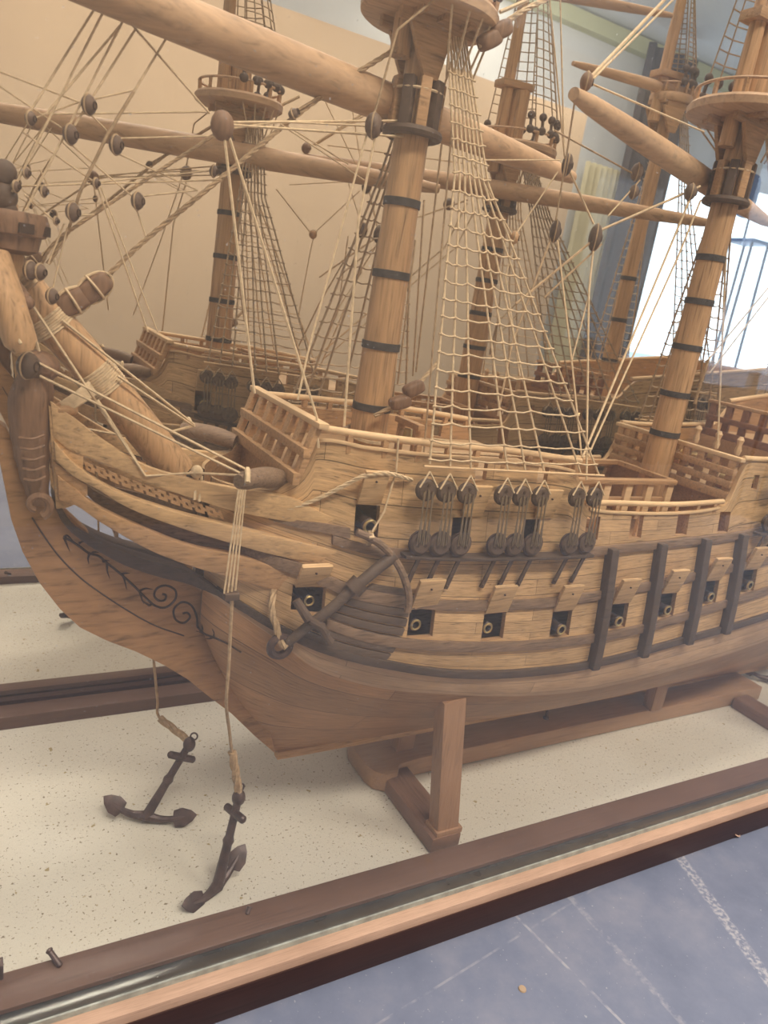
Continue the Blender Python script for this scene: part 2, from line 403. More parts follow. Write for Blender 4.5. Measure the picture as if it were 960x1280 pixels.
# ------------------------------------------------------------------ THE CASE
case = empty('display_case', (.55, .6, 0)); tag(case, 'glazed wooden display case with cream floor board and mirror back', 'display case')
X0, X1 = -.35, 1.75
mb = MB(); mb.box(((X0+X1)/2, .6, -.010), (X1-X0, .42, .020)); mb.build('floor_board', M_board, case)
mb = MB(); mb.box(((X0+X1)/2, .4292, .0), (X1-X0, .0292, .024)); mb.build('front_rail', M_case, case, bevel=.0012)
mb = MB(); mb.box(((X0+X1)/2, .7765, .0), (X1-X0, .034, .030)); mb.build('back_rail', M_case, case, bevel=.0015)
mb = MB(); mb.box(((X0+X1)/2, .7885, .0165), (X1-X0, .009, .006)); mb.build('back_groove', M_cased, case)
mb = MB(); mb.box(((X0+X1)/2, .4080, .001), (X1-X0, .0128, .016)); o = mb.build('glazing_channel', M_chan, case, bevel=.001); o['label'] = 'grey metal glazing channel'
mb = MB(); mb.box(((X0+X1)/2, .3952, -.002), (X1-X0, .0120, .012)); o = mb.build('bead_strip', M_bead, case, bevel=.0012); o['label'] = 'pale raw wooden bead strip'
mb = MB(); mb.box(((X0+X1)/2, .5945, -.0195), (X1-X0, .4130, .029)); o = mb.build('plinth', M_cased, case, bevel=.001); o['label'] = 'almost black polished plinth'
mb = MB(); mb.box(((X0+X1)/2, YG+.001, .60), (X1-X0, .002, 1.19)); o = mb.build('front_glass', M_glass, case); o['label'] = 'clear front pane with dust specks and painted glare haze'
mb = MB(); mb.box(((X0+X1)/2, YM+.002, .60), (X1-X0, .004, 1.22)); o = mb.build('mirror_back', M_mirror, case); o['label'] = 'mirror that backs the case'
mb = MB(); mb.box(((X0+X1)/2, .4010, .0055), (X1-X0, .0016, .0060)); o = mb.build('glass_edge', M_edge, case); o['label'] = 'bright lower edge of the pane'
ZT = -.034
table = empty('table', (.5, .1, ZT)); tag(table, 'large table with scuffed blue-grey top under the glass case', 'table')
mb = MB(); mb.box((.6, .15, ZT-.015), (3.4, 1.7, .03)); mb.build('tabletop', M_table, table, bevel=.002)
for x in (-.95, 2.15):
    for y in (-.6, .9):
        mb = MB(); mb.box((x, y, ZT-.03-.33), (.05, .05, .66)); mb.build('leg', M_cased, table, bevel=.002)

# ------------------------------------------------------------------ STAND
stand = empty('ship_stand', (.6, .6, 0)); tag(stand, 'reddish wooden cradle stand carrying the model ship on the cream board', 'stand')
mb = MB()
out = [(1.045, .562), (1.045, .612), (.402, .612), (.396, .624), (.382, .627), (.371, .619), (.366, .606), (.366, .566), (.370, .553), (.381, .544), (.394, .546), (.402, .557), (.43, .560)]
mb.prism([V((x, y, .001)) for x, y in out], (0, 0, .022)); mb.build('keel_beam', M_stand, stand, bevel=.002)
for x in (.397, .992):
    for y0, y1 in ((.452, .560), (.614, .758)):
        mb = MB(); mb.box((x, (y0+y1)/2, .0085), (.034, y1-y0, .017)); mb.build('cross_foot', M_standd, stand, bevel=.003)
    for s in (1, -1):
        a = V((x+.003, .464, .0165)); b = V((x-.014, .4715, .160)) if x < .9 else V((x, .485, .178))
        if s < 0: a.y = 1.205-a.y; b.y = 1.205-b.y-.03
        mb = MB(); mb.bar(a, b, .024, .017, up=(0, 1, 0)); q = mb.build('upright_post', M_standv, stand, bevel=.0012)
        mb = MB(); mb.box((x+.003, a.y, .0185), (.030, .021, .006)); mb.build('post_shoe', M_standv, q, bevel=.001)
b = onz(812, 882, .0225)
for (x, y, h) in ((b.x, b.y-.004, .040), (.42, .585, .03)):
    mb = MB(); mb.box((x, y, .022+h/2), (.022, .016, h)); mb.build('keel_block', M_standv, stand, bevel=.001)
mb = MB(); p = onz(682, 898, .0235); mb.lathe([(.0035, 0), (.0035, .002), (.0018, .003), (.0018, .030), (.0026, .0305), (.0026, .032)], p, n=12); mb.build('screw', M_iron, stand)

# ------------------------------------------------------------------ THE SHIP
SEAT = True
ship = empty('model_ship', (.6, .58, .045)); tag(ship, 'oak model of a three-masted sailing warship with full rigging in the case', 'model ship')
XE = 1.25
def hull_half():
    rows = []
    refs = [lambda x: .027, c_colour, c_w1, c_w2, c_w3, c_w4, ztop]
    cnt = [12, 3, 4, 4, 5, 7]
    for k in range(6):
        for j in range(cnt[k]): rows.append((k, j/cnt[k]))
    rows.append((5, 1.0))
    g = [0]
    N1 = 34; 
    gx = [ .17+.08*(i/N1)**1.0 for i in range(N1)]
    xsamp = []
    x = 0.
    us = [ (i/40)**1.7*.10 for i in range(40)]
    u = .10
    while u < 1.06:
        us.append(u); u += .0042 if u < .75 else .012
    us.append(1.06)
    grid = []
    for (k, t) in rows:
        line = []
        for u in us:
            # solve x so that x = xs(z)+ u*(XE-xs)/1.06
            z = .2
            for it in range(5):
                x = xs(z)+.0012+u*(XE-xs(z)-.0012)/1.06
                z0 = refs[k](x); z1 = refs[k+1](x); z = z0+(z1-z0)*t
            line.append((x, z))
        grid.append(line)
    return rows, grid
rows, grid = hull_half()
def build_hull():
    R = len(grid); C_ = len(grid[0]); th = .0055
    bm = bmesh.new(); uvl = bm.loops.layers.uv.new('UVMap')
    outer = []; inner = []
    vr = []; acc = 0
    for r in range(R):
        outer.append([bm.verts.new(HP(x, z)) for x, z in grid[r]])
        inner.append([bm.verts.new(V((x+.0008, YC-max(hb(x, z)*.55 if hb(x, z) < .012 else hb(x, z)-th, .0006), z))) for x, z in grid[r]])
    # nominal height of each row for planking
    ref = 150
    vrow = [grid[r][ref][1] for r in range(R)]
    def face(vs, uvs, mi):
        try: f = bm.faces.new(vs)
        except ValueError: return
        f.material_index = mi; f.smooth = True
        for l, q in zip(f.loops, uvs): l[uvl].uv = q
    def fm(r): 
        k = rows[r][0]; return 2 if k == 0 else 1 if k == 1 else 0
    for r in range(R-1):
        for c in range(C_-1):
            q = [(grid[r][c][0], vrow[r]), (grid[r][c+1][0], vrow[r]), (grid[r+1][c+1][0], vrow[r+1]), (grid[r+1][c][0], vrow[r+1])]
            face([outer[r][c], outer[r][c+1], outer[r+1][c+1], outer[r+1][c]], q, fm(r))
            face([inner[r][c], inner[r+1][c], inner[r+1][c+1], inner[r][c+1]], [q[0], q[3], q[2], q[1]], 3)
    for c in range(C_-1):
        face([outer[R-1][c], outer[R-1][c+1], inner[R-1][c+1], inner[R-1][c]], [(grid[R-1][c][0], .02)]*4, 0)
        face([inner[0][c], inner[0][c+1], outer[0][c+1], outer[0][c]], [(0, 0)]*4, 2)
    for r in range(R-1):
        face([inner[r][0], outer[r][0], outer[r+1][0], inner[r+1][0]], [(0, 0)]*4, 0)
        face([outer[r][-1], inner[r][-1], inner[r+1][-1], outer[r+1][-1]], [(0, 0)]*4, 0)
    bmesh.ops.recalc_face_normals(bm, faces=bm.faces)
    me = bpy.data.meshes.new('hull_side'); bm.to_mesh(me); bm.free()
    for m in (M_plank, M_low, M_bottom, M_mid): me.materials.append(m)
    return me
# gun ports: (x centre, z centre, width, height)
LOWER = [(.350, .2225), (.4325, .2145), (.519, .211), (.600, .2135), (.674, .217), (.744, .224), (.812, .231), (.885, .240), (.96, .249), (1.04, .26), (1.12, .27)]
LOWER = [(x, c_w2(x)+.0175) for x, z in LOWER]
BOWPORT = (.2475, .2475)
UPPER = [(.2905, .3175), (.383, .3085), (.4645, .3055)]
WAIST = [(.5445, .309), (.6075, .3095), (.679, .311), (.749, .3125)]
QD = [(.792, .359), (.88, .36)]
me = build_hull()
cut = MB()
for x, z in LOWER: cut.box((x, .5, z), (.0265, .09, .027), mi=3)
cut.box((BOWPORT[0], .5, BOWPORT[1]), (.026, .13, .024), mi=3)
for x, z in UPPER: cut.box((x, .52, z), (.021, .09, .028), mi=3)
for x, z in WAIST: cut.box((x, .51, z), (.0185, .08, .024), mi=3)
for u, v in ((602, 586), (679, 590)): q_ = hit(u, v); cut.box((q_.x, .53, q_.z-.002), (.0125, .08, .017), mi=3)
for x, z in QD: cut.box((x, .51, z), (.011, .06, .017), mi=3)
cut.box((.221, .51, .266), (.014, .1, .011), mi=3)
ho = bpy.data.objects.new('hull_side', me); COL.objects.link(ho)
cm = bpy.data.meshes.new('cut'); bm = bmesh.new()
vv = [bm.verts.new(p) for p in cut.v]
for f in cut.f: bm.faces.new([vv[i] for i in f]).material_index = 3
bmesh.ops.recalc_face_normals(bm, faces=bm.faces); bm.to_mesh(cm); bm.free()
for m in (M_plank, M_low, M_bottom, M_mid): cm.materials.append(m)
co = bpy.data.objects.new('cut', cm); COL.objects.link(co)
bo = ho.modifiers.new('b', 'BOOLEAN'); bo.operation = 'DIFFERENCE'; bo.solver = 'EXACT'; bo.object = co
dg = bpy.context.evaluated_depsgraph_get()
nm = bpy.data.meshes.new_from_object(ho.evaluated_get(dg)); nm.name = 'hull_side'
print('HULL faces', len(me.polygons), len(nm.polygons))
ho.modifiers.clear()
if len(nm.polygons) > 1000: ho.data = nm
bpy.data.objects.remove(co)
for v in ho.data.vertices: v.co.y = v.co.y
ho.data.set_sharp_from_angle(angle=math.radians(35))
hull = ho; hull.parent = ship; hull.matrix_parent_inverse = Matrix.Translation(-ship.location)
m2 = ho.data.copy(); b2 = bmesh.new(); b2.from_mesh(m2)
for v in b2.verts: v.co.y = 2*YC-v.co.y
bmesh.ops.reverse_faces(b2, faces=b2.faces); b2.to_mesh(m2); b2.free()
for mm_ in (ho.data, m2):
    for v in mm_.vertices: v.co = seat(v.co)
ho2 = bpy.data.objects.new('hull_side', m2); COL.objects.link(ho2); ho2.parent = ship; ho2.matrix_parent_inverse = Matrix.Translation(-ship.location)

def both(name, mb, mat, parent=ship, **k):
    a = mb.build(name, mat, parent, **k); b = mb.flip().build(name, mat, parent, **k); return a, b
# keel and knee of the head
kn = [(-14,520),(-8,545),(0,580),(6,610),(14,650),(28,690),(50,730),(75,762),(100,785),(135,802),(170,815),(205,832),(235,850),(262,872),(290,893),(318,920),(345,943)]
back = [(330,880),(315,820),(290,770),(245,735),(190,716),(150,697),(112,668),(82,640),(66,628),(40,600),(22,565),(8,535)]
P3 = [ony(u, v, YC-.008) for u, v in kn+back]
mb = MB(); mb.prism(P3, (0, .016, 0)); mb.build('head_knee', M_knee, ship, bevel=.0012)
mb = MB(); mb.box((.765, YC, .0275), (.975, .010, .009)); mb.build('keel', M_mid, ship, bevel=.001)
def face_line(pts, r=.0007, w=1):
    m = MB(); m.tube(resample([ony(u, v, YC-.0081) for u, v in pts], .002), r, 6); return m
k3 = lambda l: [(x/3, 640+y/3) for x, y in l]
mb = face_line(k3([(120,20),(165,90),(225,170),(300,245),(380,305),(480,370),(580,425),(690,464)]), .0007)
both('knee_moulding', mb, M_dark, ship)
scroll = [k3([(240,95),(270,110),(300,130),(335,155),(370,165),(400,190),(450,230),(500,275),(540,315),(580,350),(620,358),(655,330),(658,295),(625,276),(590,285),(578,312),(595,332),(618,330),(622,312),(608,308)]),
 k3([(740,430),(737,390),(717,350),(682,338),(652,365),(658,402),(688,416),(712,395),(703,378),(685,380)]),
 k3([(740,430),(765,455),(800,470),(850,492),(905,525)])]
barbs = [((240,95),(250,120),(262,148)),((240,95),(252,88),(272,106)),((296,118),(305,112),(316,112)),((335,155),(330,175),(333,195)),((340,158),(352,150),(370,152)),((402,190),(402,220),(412,250)),((385,188),(395,182),(410,183)),((460,235),(468,260),(475,290)),((450,235),(465,230),(485,230)),((525,300),(530,320),(540,345)),((525,295),(545,287),(572,290)),((565,345),(560,350),(530,330)),((765,455),(750,450),(735,446)),((760,440),(758,425),(755,418)),((800,470),(785,475),(770,474)),((800,470),(803,455),(795,438))]
mb = MB()
def fpt(u, v): 
    p = ony(u, v, YC-.0083); h = hit(u, v, .0004); return h if h.y < p.y else p
for l in scroll: mb.tube(resample([fpt(u, v) for u, v in l], .0012), .0010, 6)
for l in barbs: 
    q = resample([fpt(u, v) for u, v in k3(l)], .0012); mb.tube(q, [.0012*(1-.8*i/(len(q)-1)) for i in range(len(q))], 6)
both('carved_scroll', mb, M_ink, ship)
# cheek (dark) along the top of the knee to the lowest wale
def pxband(top, bot, fn, t, off=0., n=30, name='rail', mat=M_mid, parent=ship, back=.001, **k):
    T = [V((u, v, 0)) for u, v in top]; B = [V((u, v, 0)) for u, v in bot]
    def rs(P): 
        tot = sum((P[i+1]-P[i]).length for i in range(len(P)-1)); q = resample(P, tot/n)
        return [q[min(len(q)-1, round(i*(len(q)-1)/n))] for i in range(n+1)]
    T = rs(T); B = rs(B)
    f = (lambda u, v: hit(u, v, off)) if fn is None else (lambda u, v: hitf(u, v, fn, off))
    m = MB(); m.band([f(p.x, p.y) for p in T], [f(p.x, p.y) for p in B], t, back)
    return both(name, m, mat, parent, **k)
pxband([(68,618),(80,640),(95,659),(133,680),(173,694),(200,702),(235,713),(280,742)], [(67,628),(78,652),(100,673),(130,692),(160,707),(200,720),(233,728),(280,747)], cheekw, .004, name='head_cheek', mat=M_dark, back=.012, bevel=.0008)
# head rails
pxband([(62,500),(90,520),(130,550),(180,580),(235,597),(290,608),(345,617),(372,624),(402,640),(434,651)], [(66,545),(88,562),(130,577),(185,602),(235,620),(290,637),(345,648),(372,652),(402,657),(434,660)], headw, .0045, n=40, name='head_rail', mat=M_oak, back=.003, bevel=.001)
pxband([(66,548),(88,573),(125,600),(160,617),(220,637),(275,651),(340,667),(418,684)], [(68,572),(90,592),(120,608),(160,632),(220,655),(275,672),(340,690),(412,703)], headw, .009, n=40, name='head_rail', mat=M_oak, back=.003, bevel=.0015)
pxband([(70,590),(92,607),(125,632),(190,662),(240,680),(300,692),(360,712)], [(72,622),(96,630),(125,650),(185,684),(240,705),(300,722),(358,740)], headw, .008, n=40, name='head_rail', mat=M_mid, back=.003, bevel=.0015)
pxband([(66,574),(92,594),(108,604)], [(70,600),(92,612),(108,618)], headw, .006, n=6, name='head_rail', mat=M_mid, back=.003)
# pierced fretwork strip between the first two rails
def fret():
    top = [(105,577),(150,594),(200,612),(250,630),(280,640)]; bot = [(108,588),(150,606),(200,624),(250,641),(280,649)]
    n = 46; m = MB()
    T = resample([V((u, v, 0)) for u, v in top], 1000/ (1000/4.0)); B = resample([V((u, v, 0)) for u, v in bot], 4.0)
    k = min(len(T), len(B))
    g = []
    for i in range(k):
        a = T[i]; b = B[round(i*(len(B)-1)/(k-1))]
        g.append([hitf(a.x+(b.x-a.x)*j/3, a.y+(b.y-a.y)*j/3, headw, .0035) for j in range(4)])
    for i in range(k-1):
        for j in range(3):
            if (i % 4 == 1 and j == 1) or (i % 4 == 3 and j in (0, 2)): continue
            q = [g[i][j], g[i+1][j], g[i+1][j+1], g[i][j+1]]; m.prism(q, (0, .0025, 0))
    both('pierced_strip', m, M_mid, ship)
fret()
pxband([(60,505),(80,522),(104,545)], [(70,634),(86,632),(102,622)], headw, .0035, n=8, name='head_panel', mat=M_oak, back=.002)
pxband([(98,600),(125,617),(160,634),(220,656),(275,672),(330,690)], [(98,606),(125,632),(190,662),(240,680),(300,692),(330,702)], headw, 0.001, off=-.014, n=20, name='head_panel', mat=M_wale, back=.0015)  # dark backing strip, paints the shade inside the open slot
pxband([(335,643),(372,649),(400,653),(436,659)], [(335,648),(372,659),(400,664),(436,672)], None, .003, n=12, name='bow_wale', mat=M_wale)
# wales along the hull
def wale(cf, x0, x1, h, t, name, mat, bevel=.0008, step=.006, dz=0):
    m = MB(); n = int((x1-x0)/step)+1; T = []; B = []
    for i in range(n+1):
        x = x0+(x1-x0)*i/n; z = cf(x)+dz; T.append(HP(x, z+h/2)); B.append(HP(x, z-h/2))
    m.band(T, B, t); return both(name, m, mat, ship, bevel=bevel)
wale(c_w1, .185, XE, .0085, .0035, 'lower_wale', M_dark)
wale(c_w2, .262, XE, .0095, .0035, 'gun_deck_wale', M_wale, dz=-.002)
wale(c_w3, .185, .34, .011, .0035, 'middle_wale', M_wale)
wale(c_w3, .334, XE, .0095, .003, 'middle_wale', M_wale)
wale(c_w4, .262, .33, .008, .003, 'upper_wale', M_wale)
wale(c_w4, .51, XE, .0085, .0035, 'upper_wale', M_wale)
wale(ztop, .2455, .508, .003, .002, 'sheer_moulding', M_oakl, step=.004)
wale(ztop, .536, .735, .003, .002, 'sheer_moulding', M_oakl, step=.004)
# vertical riders
for x in (.572, .6445, .7155, .7795, 1.0, 1.08):
    m = MB(); T = []; B = []
    for i in range(22):
        z = c_w1(x)-.003+(c_w4(x)+.006-c_w1(x))*i/21; T.append(HP(x-.0052, z)); B.append(HP(x+.0052, z))
    m.band(T, B, .0105); a, b = both('rider', m, M_dark, ship, bevel=.0014)
# dark plank lining where the anchor rubs
lin_z = [c_w3, c_w1]
for k in range(8):
    m = MB(); T = []; B = []
    f0 = k/8+.012; f1 = (k+1)/8-.012
    for i in range(12):
        def pt(f):
            xl = .300-.062*f**.9; xr = .336-.018*f**2.5
            x = xl+(xr-xl)*i/11; za = c_w3(x)+.012; zb = c_w1(x)+.003
            return HP(x, za+(zb-za)*f)
        T.append(pt(f0)); B.append(pt(f1))
    m.band(T, B, .0028); both('anchor_lining_plank', m, M_lining, ship, bevel=.0006)
# ------------------------------------------------------------------ gun ports: lids, cannons
def lid(x, z, w, h, ang, ht):
    m = MB(); hinge = HP(x, z, .002); d = V((0, -math.cos(ang), math.sin(ang))); n = V((0, math.sin(ang), math.cos(ang)))
    out = [hinge-V((w/2, 0, 0)), hinge+V((w/2, 0, 0)), hinge+V((w/2, 0, 0))+d*h, hinge-V((w/2, 0, 0))+d*h]
    m.prism(out, n*.0032); q = MB(); q.prism([hinge-V((w/2-.0015,0,0))+d*.0015+n*.0033, hinge+V((w/2-.0015,0,0))+d*.0015+n*.0033, hinge+V((w/2-.0015,0,0))+d*(h-.001)+n*.0033, hinge-V((w/2-.0015,0,0))+d*(h-.001)+n*.0033], n*.002)
    for fl in (0, 1):
        a = (m.flip() if fl else m).build('gun_port_lid', M_oak, ship, bevel=.0005)
        c = (q.flip() if fl else q).build('outer_board', M_oakl, a, bevel=.0004)
        e = MB(); c0 = hinge+d*(h*.72)-n*.0002; e.lathe([(.0009, 0), (.0009, .0012), (.0004, .0016)], c0, axis=-n, n=8)
        (e.flip() if fl else e).build('eye_bolt', M_iron, a)
def fixp(o, p): pass
for x, z in LOWER: lid(x, z+.0145, .0265, .0305, math.radians(76), 0)
lid(BOWPORT[0], BOWPORT[1]+.0125, .0275, .0235, math.radians(66), 0)
for (x, z), dx in zip(UPPER, (0, .009, .012)): lid(x+dx, z+.015, .0225, .031, math.radians(76), 0)
def cannon(x, z, r, mat_out=M_iron, ext=.004, tilt=0, yaw=0.):
    m = MB(); c = V((x, YC-hb(x, z)+.028, z)); ax = V((math.sin(yaw), -math.cos(yaw), tilt))
    L_ = .028+ext
    m.lathe([(r*1.25, 0), (r*1.05, L_*.5), (r*.88, L_*.84), (r*1.08, L_*.9), (r*1.18, L_*.96), (r*1.0, L_), (r*.66, L_), (r*.6, L_-.010), (.0001, L_-.010)], c, axis=ax, n=18)
    q = MB(); e = c+ax.normalized()*L_; q.lathe([(r*.66, -.001), (r*1.08, -.001), (r*1.08, .0006), (r*.9, .0012), (r*.66, .0006)], e, axis=ax, n=18, cap=False)
    for fl in (0, 1):
        a = (m.flip() if fl else m).build('cannon', mat_out, ship)
        (q.flip() if fl else q).build('muzzle_ring', M_brass, a)
for i, (x, z) in enumerate(LOWER): cannon(x-.002, z-.004, .0052, ext=-.006 if i in (0, 1) else .004, tilt=0.0)
cannon(BOWPORT[0]+.002, BOWPORT[1]-.002, .0045, ext=-.004)
cannon(UPPER[0][0]+.001, UPPER[0][1]-.003, .0062, ext=.004)
# ------------------------------------------------------------------ decks
def deck(z, x0, x1, name, mat=M_oakl, inset=.006, n=20, th=.003):
    zf = z if callable(z) else (lambda x: z)
    m = MB(); L1 = []; 
    for i in range(n+1):
        x = x0+(x1-x0)*i/n; L1.append((x, max(.002, hb(x, zf(x))-inset)))
    out = [V((x, YC-b, zf(x))) for x, b in L1]; o2 = [V((x, YC+b, zf(x))) for x, b in L1]
    vs = out+o2; k = len(out); fs = [(i, i+1, k+i+1, k+i) for i in range(k-1)]
    vs2 = [p-V((0,0,th)) for p in vs]; m.add(vs+vs2, fs+[tuple(q+2*k for q in reversed(f)) for f in fs]+[(i+1, i, i+2*k, i+1+2*k) for i in range(k-1)]+[(k+i, k+i+1, k+i+1+2*k, k+i+2*k) for i in range(k-1)]+[(0, k, 3*k, 2*k), (k-1, 3*k-1, 4*k-1, 2*k-1)][:1])
    return m.build(name, mat, ship)
M_deck = wood('deck_planks', (.50, .31, .16), scale=(8, 160, 60), contrast=.35)
deck(.352, .232, .525, 'forecastle_deck', M_deck)
deck(.300, .19, .235, 'beakhead_deck', M_deck)
deck(.268, .525, .77, 'waist_deck', M_mid)
deck(.338, .765, .96, 'quarter_deck', M_deck)
deck(.385, .955, 1.245, 'poop_deck', M_deck)
def bulkhead(x, z0, z1, name, lean=0., mat=M_mid, th=.004, half=None):
    m = MB(); b0 = (half or hb(x, z0)-.005); b1 = (half or hb(x, min(z1, .375))-.005)
    m.prism([V((x-lean, YC-b0, z0)), V((x-lean, YC+b0, z0)), V((x, YC+b1, z1)), V((x, YC-b1, z1))], (th, 0, 0)); return m.build(name, mat, ship, bevel=.0005)
bulkhead(.232, .285, .349, 'beakhead_bulkhead')
bulkhead(.523, .266, .349, 'forecastle_bulkhead')
bulkhead(.767, .266, .337, 'quarter_deck_bulkhead')
bulkhead(.957, .337, .384, 'poop_bulkhead')
m = MB(); m.prism([HP(XE-.002, z) for z in (.04, .1, .16, .2, .25, .3, .36, .42, .47)]+[V((XE-.002, 2*YC-HP(XE, z).y, z)) for z in (.47, .42, .36, .3, .25, .2, .16, .1, .04)], (.004, 0, 0)); m.build('stern_transom', M_mid, ship)
# lattice railings across the ship
def lattice(x0, zb, zt, half, lean, nposts, nrails, name, mat, toprail, w=.007):
    base = V((x0-lean, 0, zb)); top = V((x0, 0, zt))
    root = MB(); root.bar(V((x0+.0015, YC-half-.004, zt+.002)), V((x0+.0015, YC+half+.004, zt+.002)), .009, .0048)
    r = root.build(name, toprail, ship, bevel=.001)
    for k in range(nposts):
        y = YC-half+.006+(2*half-.012)*k/(nposts-1)
        m = MB(); m.bar(V((x0-lean, y, zb)), V((x0, y, zt)), w, .005, up=(1, 0, 0)); m.build('rail_post', mat, r, bevel=.0005)
    for k in range(nrails):
        f = k/nrails if nrails > 1 else 0
        zz = zb+(zt-zb)*(.0 if k == 0 else k/nrails)
        xx = x0-lean*(1-(zz-zb)/(zt-zb))
        m = MB(); m.bar(V((xx-.002, YC-half, zz)), V((xx-.002, YC+half, zz)), .006, .010 if k == 0 else .0075); m.build('cross_rail', mat, r, bevel=.0005)
lattice(.2425, .350, .3925, .082, .013, 7, 2, 'beakhead_railing', M_mid, M_oakl, w=.0105)
lattice(.758, .340, .3815, .0925, -.0, 9, 3, 'quarter_deck_railing', M_mid, M_oakl, w=.010)
M_redw = wood('red_brown_wood', (.26, .11, .055), scale=(60, 30, 60))
lattice(.92, .385, .425, .085, 0, 7, 2, 'poop_railing', M_redw, M_mid, w=.010)
# solid quarter pieces closing the beakhead railing to the hull side
# handrails on little posts
def handrail(zf, x0, x1, dz, r, name, n=24, posts=None, inset=.0, mat=M_oakl):
    pts = [HP(x0+(x1-x0)*i/n, min(zf(x0+(x1-x0)*i/n), .385), -inset) for i in range(n+1)]
    for p in pts: p.z = zf(p.x)+dz
    m = MB(); m.tube(pts, r, 10)
    for fl in (0, 1):
        a = (m.flip() if fl else m).build(name, mat, ship)
        for x in posts or []:
            q = MB(); z = zf(x)+dz; q.box(HP(x, min(zf(x), .385), -inset)+V((0, 0, -0)), (.005, .005, 2*dz*.9)); q.v = [V((p.x, p.y, p.z-(min(zf(x), .385))+zf(x)+dz*.1)) for p in q.v]
            (q.flip() if fl else q).build('rail_block', M_mid, a, bevel=.0004)
fz = interp([(.243,.3815),(.33,.3775),(.43,.3735),(.515,.3665)])
handrail(fz, .2445, .515, .0095, .0032, 'forecastle_handrail', posts=[.27,.30,.33,.36,.39,.42,.45,.48,.51], inset=.002)
wz = interp([(.53,.326),(.5744,.3255),(.6656,.3239),(.74,.327)])
handrail(wz, .530, .742, .009, .0030, 'waist_handrail', posts=[.545,.575,.605,.635,.665,.70,.728], inset=.002)
qz = interp([(.76,.382),(.81,.3818),(.94,.389)])
handrail(qz, .762, .945, .004, .0032, 'quarter_handrail', inset=.002)
pz = interp([(.96,.424),(1.25,.475)])
handrail(pz, .965, 1.24, .004, .0034, 'poop_handrail', inset=.002)
# boat skid frame in the waist
m = MB(); sk = ship
a = ony(744, 592, .56); b = ony(846, 590, .56)
z0 = .300; f = MB(); f.bar(V((a.x-.03, .56, .343)), V((b.x, .56, .343)), .010, .0055); fr = f.build('boat_skid', M_mid, ship, bevel=.0008)
for k in range(5):
    x = a.x-.012+(b.x-a.x+.006)*k/4; q = MB(); q.box((x, .56, (.271+.340)/2), (.010, .005, .069)); q.build('skid_post', M_oakl, fr, bevel=.0005)
q = MB(); q.bar(V((a.x-.03, .562, .322)), V((b.x, .562, .322)), .004, .004); q.build('cross_rail', M_mid, fr)
q = MB(); q.bar(V((b.x, .56, .343)), V((b.x, .65, .343)), .008, .005); q.build('cross_rail', M_mid, fr)
q = MB(); q.bar(V((a.x-.03, .65, .343)), V((b.x, .65, .343)), .008, .005); q.build('cross_rail', M_mid, fr)
# belfry, bitts and deck guns that show through the rails
m = MB()
for y in (.59, .62):
    m.box((.375, y, .37), (.006, .006, .036))
m.box((.375, .605, .385), (.008, .046, .006)); m.build('belfry', M_mid, ship, bevel=.0006)
m = MB(); m.lathe([(.0002, .014), (.004, .0135), (.005, .008), (.0065, .002), (.009, 0), (.008, 0)], (.375, .605, .366), n=18); m.build('bell', M_brass, ship)
for x in (.80, .84, .88, .92):
    for y in (.56, .65):
        m = MB(); s = -1 if y < YC else 1; m.lathe([(.0001, 0), (.0058, .002), (.0055, .014), (.0042, .030), (.0052, .034), (.003, .036)], (x, y, .352), axis=(0, s, 0), n=14); c = m.build('cannon', M_brass, ship)
        q = MB(); q.box((x, y+s*.012, .3435), (.012, .022, .010)); q.build('gun_carriage', M_redw, c, bevel=.0006)
for x in (.60, .66):
    m = MB(); m.box((x, .63, .2745), (.030, .034, .012)); m.build('hatch', M_mid, ship, bevel=.001)
for k in range(5):
    m = MB(); y = .54+.03*k; m.lathe([(.003, 0), (.0042, .006), (.0026, .012), (.0042, .018), (.002, .022)], (.79, y, .383), n=10); m.build('rail_finial', M_oakl, ship)

# ------------------------------------------------------------------ figurehead
fig = MB(); secs = [(630,50,13),(612,46,17),(585,42,21),(550,38,23),(515,37,25),(490,40,27),(470,44,28),(455,46,22),(447,47,10)]
vs = []; n = 18
ST = []
for (v, u, hw) in secs:
    c = ony(u, v, YC-.014); e = ony(u+hw, v, YC-.014); r = (e-c).length; ST.append((c, r))
pts = resample([c for c, r in ST], .004)
tot = len(pts)
rr = interp([(i/(len(ST)-1), ST[i][1]) for i in range(len(ST))])
vs = []
for i, p in enumerate(pts):
    t = i/(tot-1); r = rr(t)*.95
    for k in range(20):
        a = 2*math.pi*k/20; g = 1+.05*math.cos(6*a)*(t > .3)+.04*math.sin(t*42)*(.1 < t < .55)
        vs.append(p+V((math.cos(a)*r*g, math.sin(a)*r*.85*g, 0)))
fs = []
for i in range(tot-1):
    for k in range(20): fs.append((i*20+k, i*20+(k+1) % 20, (i+1)*20+(k+1) % 20, (i+1)*20+k))
fs.append(tuple(range(20))); fs.append(tuple(range((tot-1)*20, tot*20)))
fig.add(vs, fs); fg = fig.build('figurehead', M_carve, ship); fg['label'] = 'carved brown figurehead with curled foot'
m = MB(); q = []
for i in range(26):
    a = -1.2+i/25*5.6; r = .0095*(1-.55*i/25); q.append(ony(47, 628, YC-.03)+V((math.cos(a)*r, 0, math.sin(a)*r-.002)))
m.tube(q, [.0035-.0014*i/25 for i in range(26)], 8); m.build('curled_foot', M_carve, fg)
for k in range(5):
    m = MB(); v = 545+k*13; a = ony(24+k*1.5, v+2, YC-.033); b = ony(55+k*.4, v-1, YC-.033); c = (a+b)/2+V((0, -.004, -.001)); m.tube(curve([a, c, b], 10), .0011, 6); m.build('drapery_fold', M_carve, fg)
m = MB(); m.ball(ony(48, 458, YC-.012), (.015, .014, .012)); m.build('head', M_carve, fg)
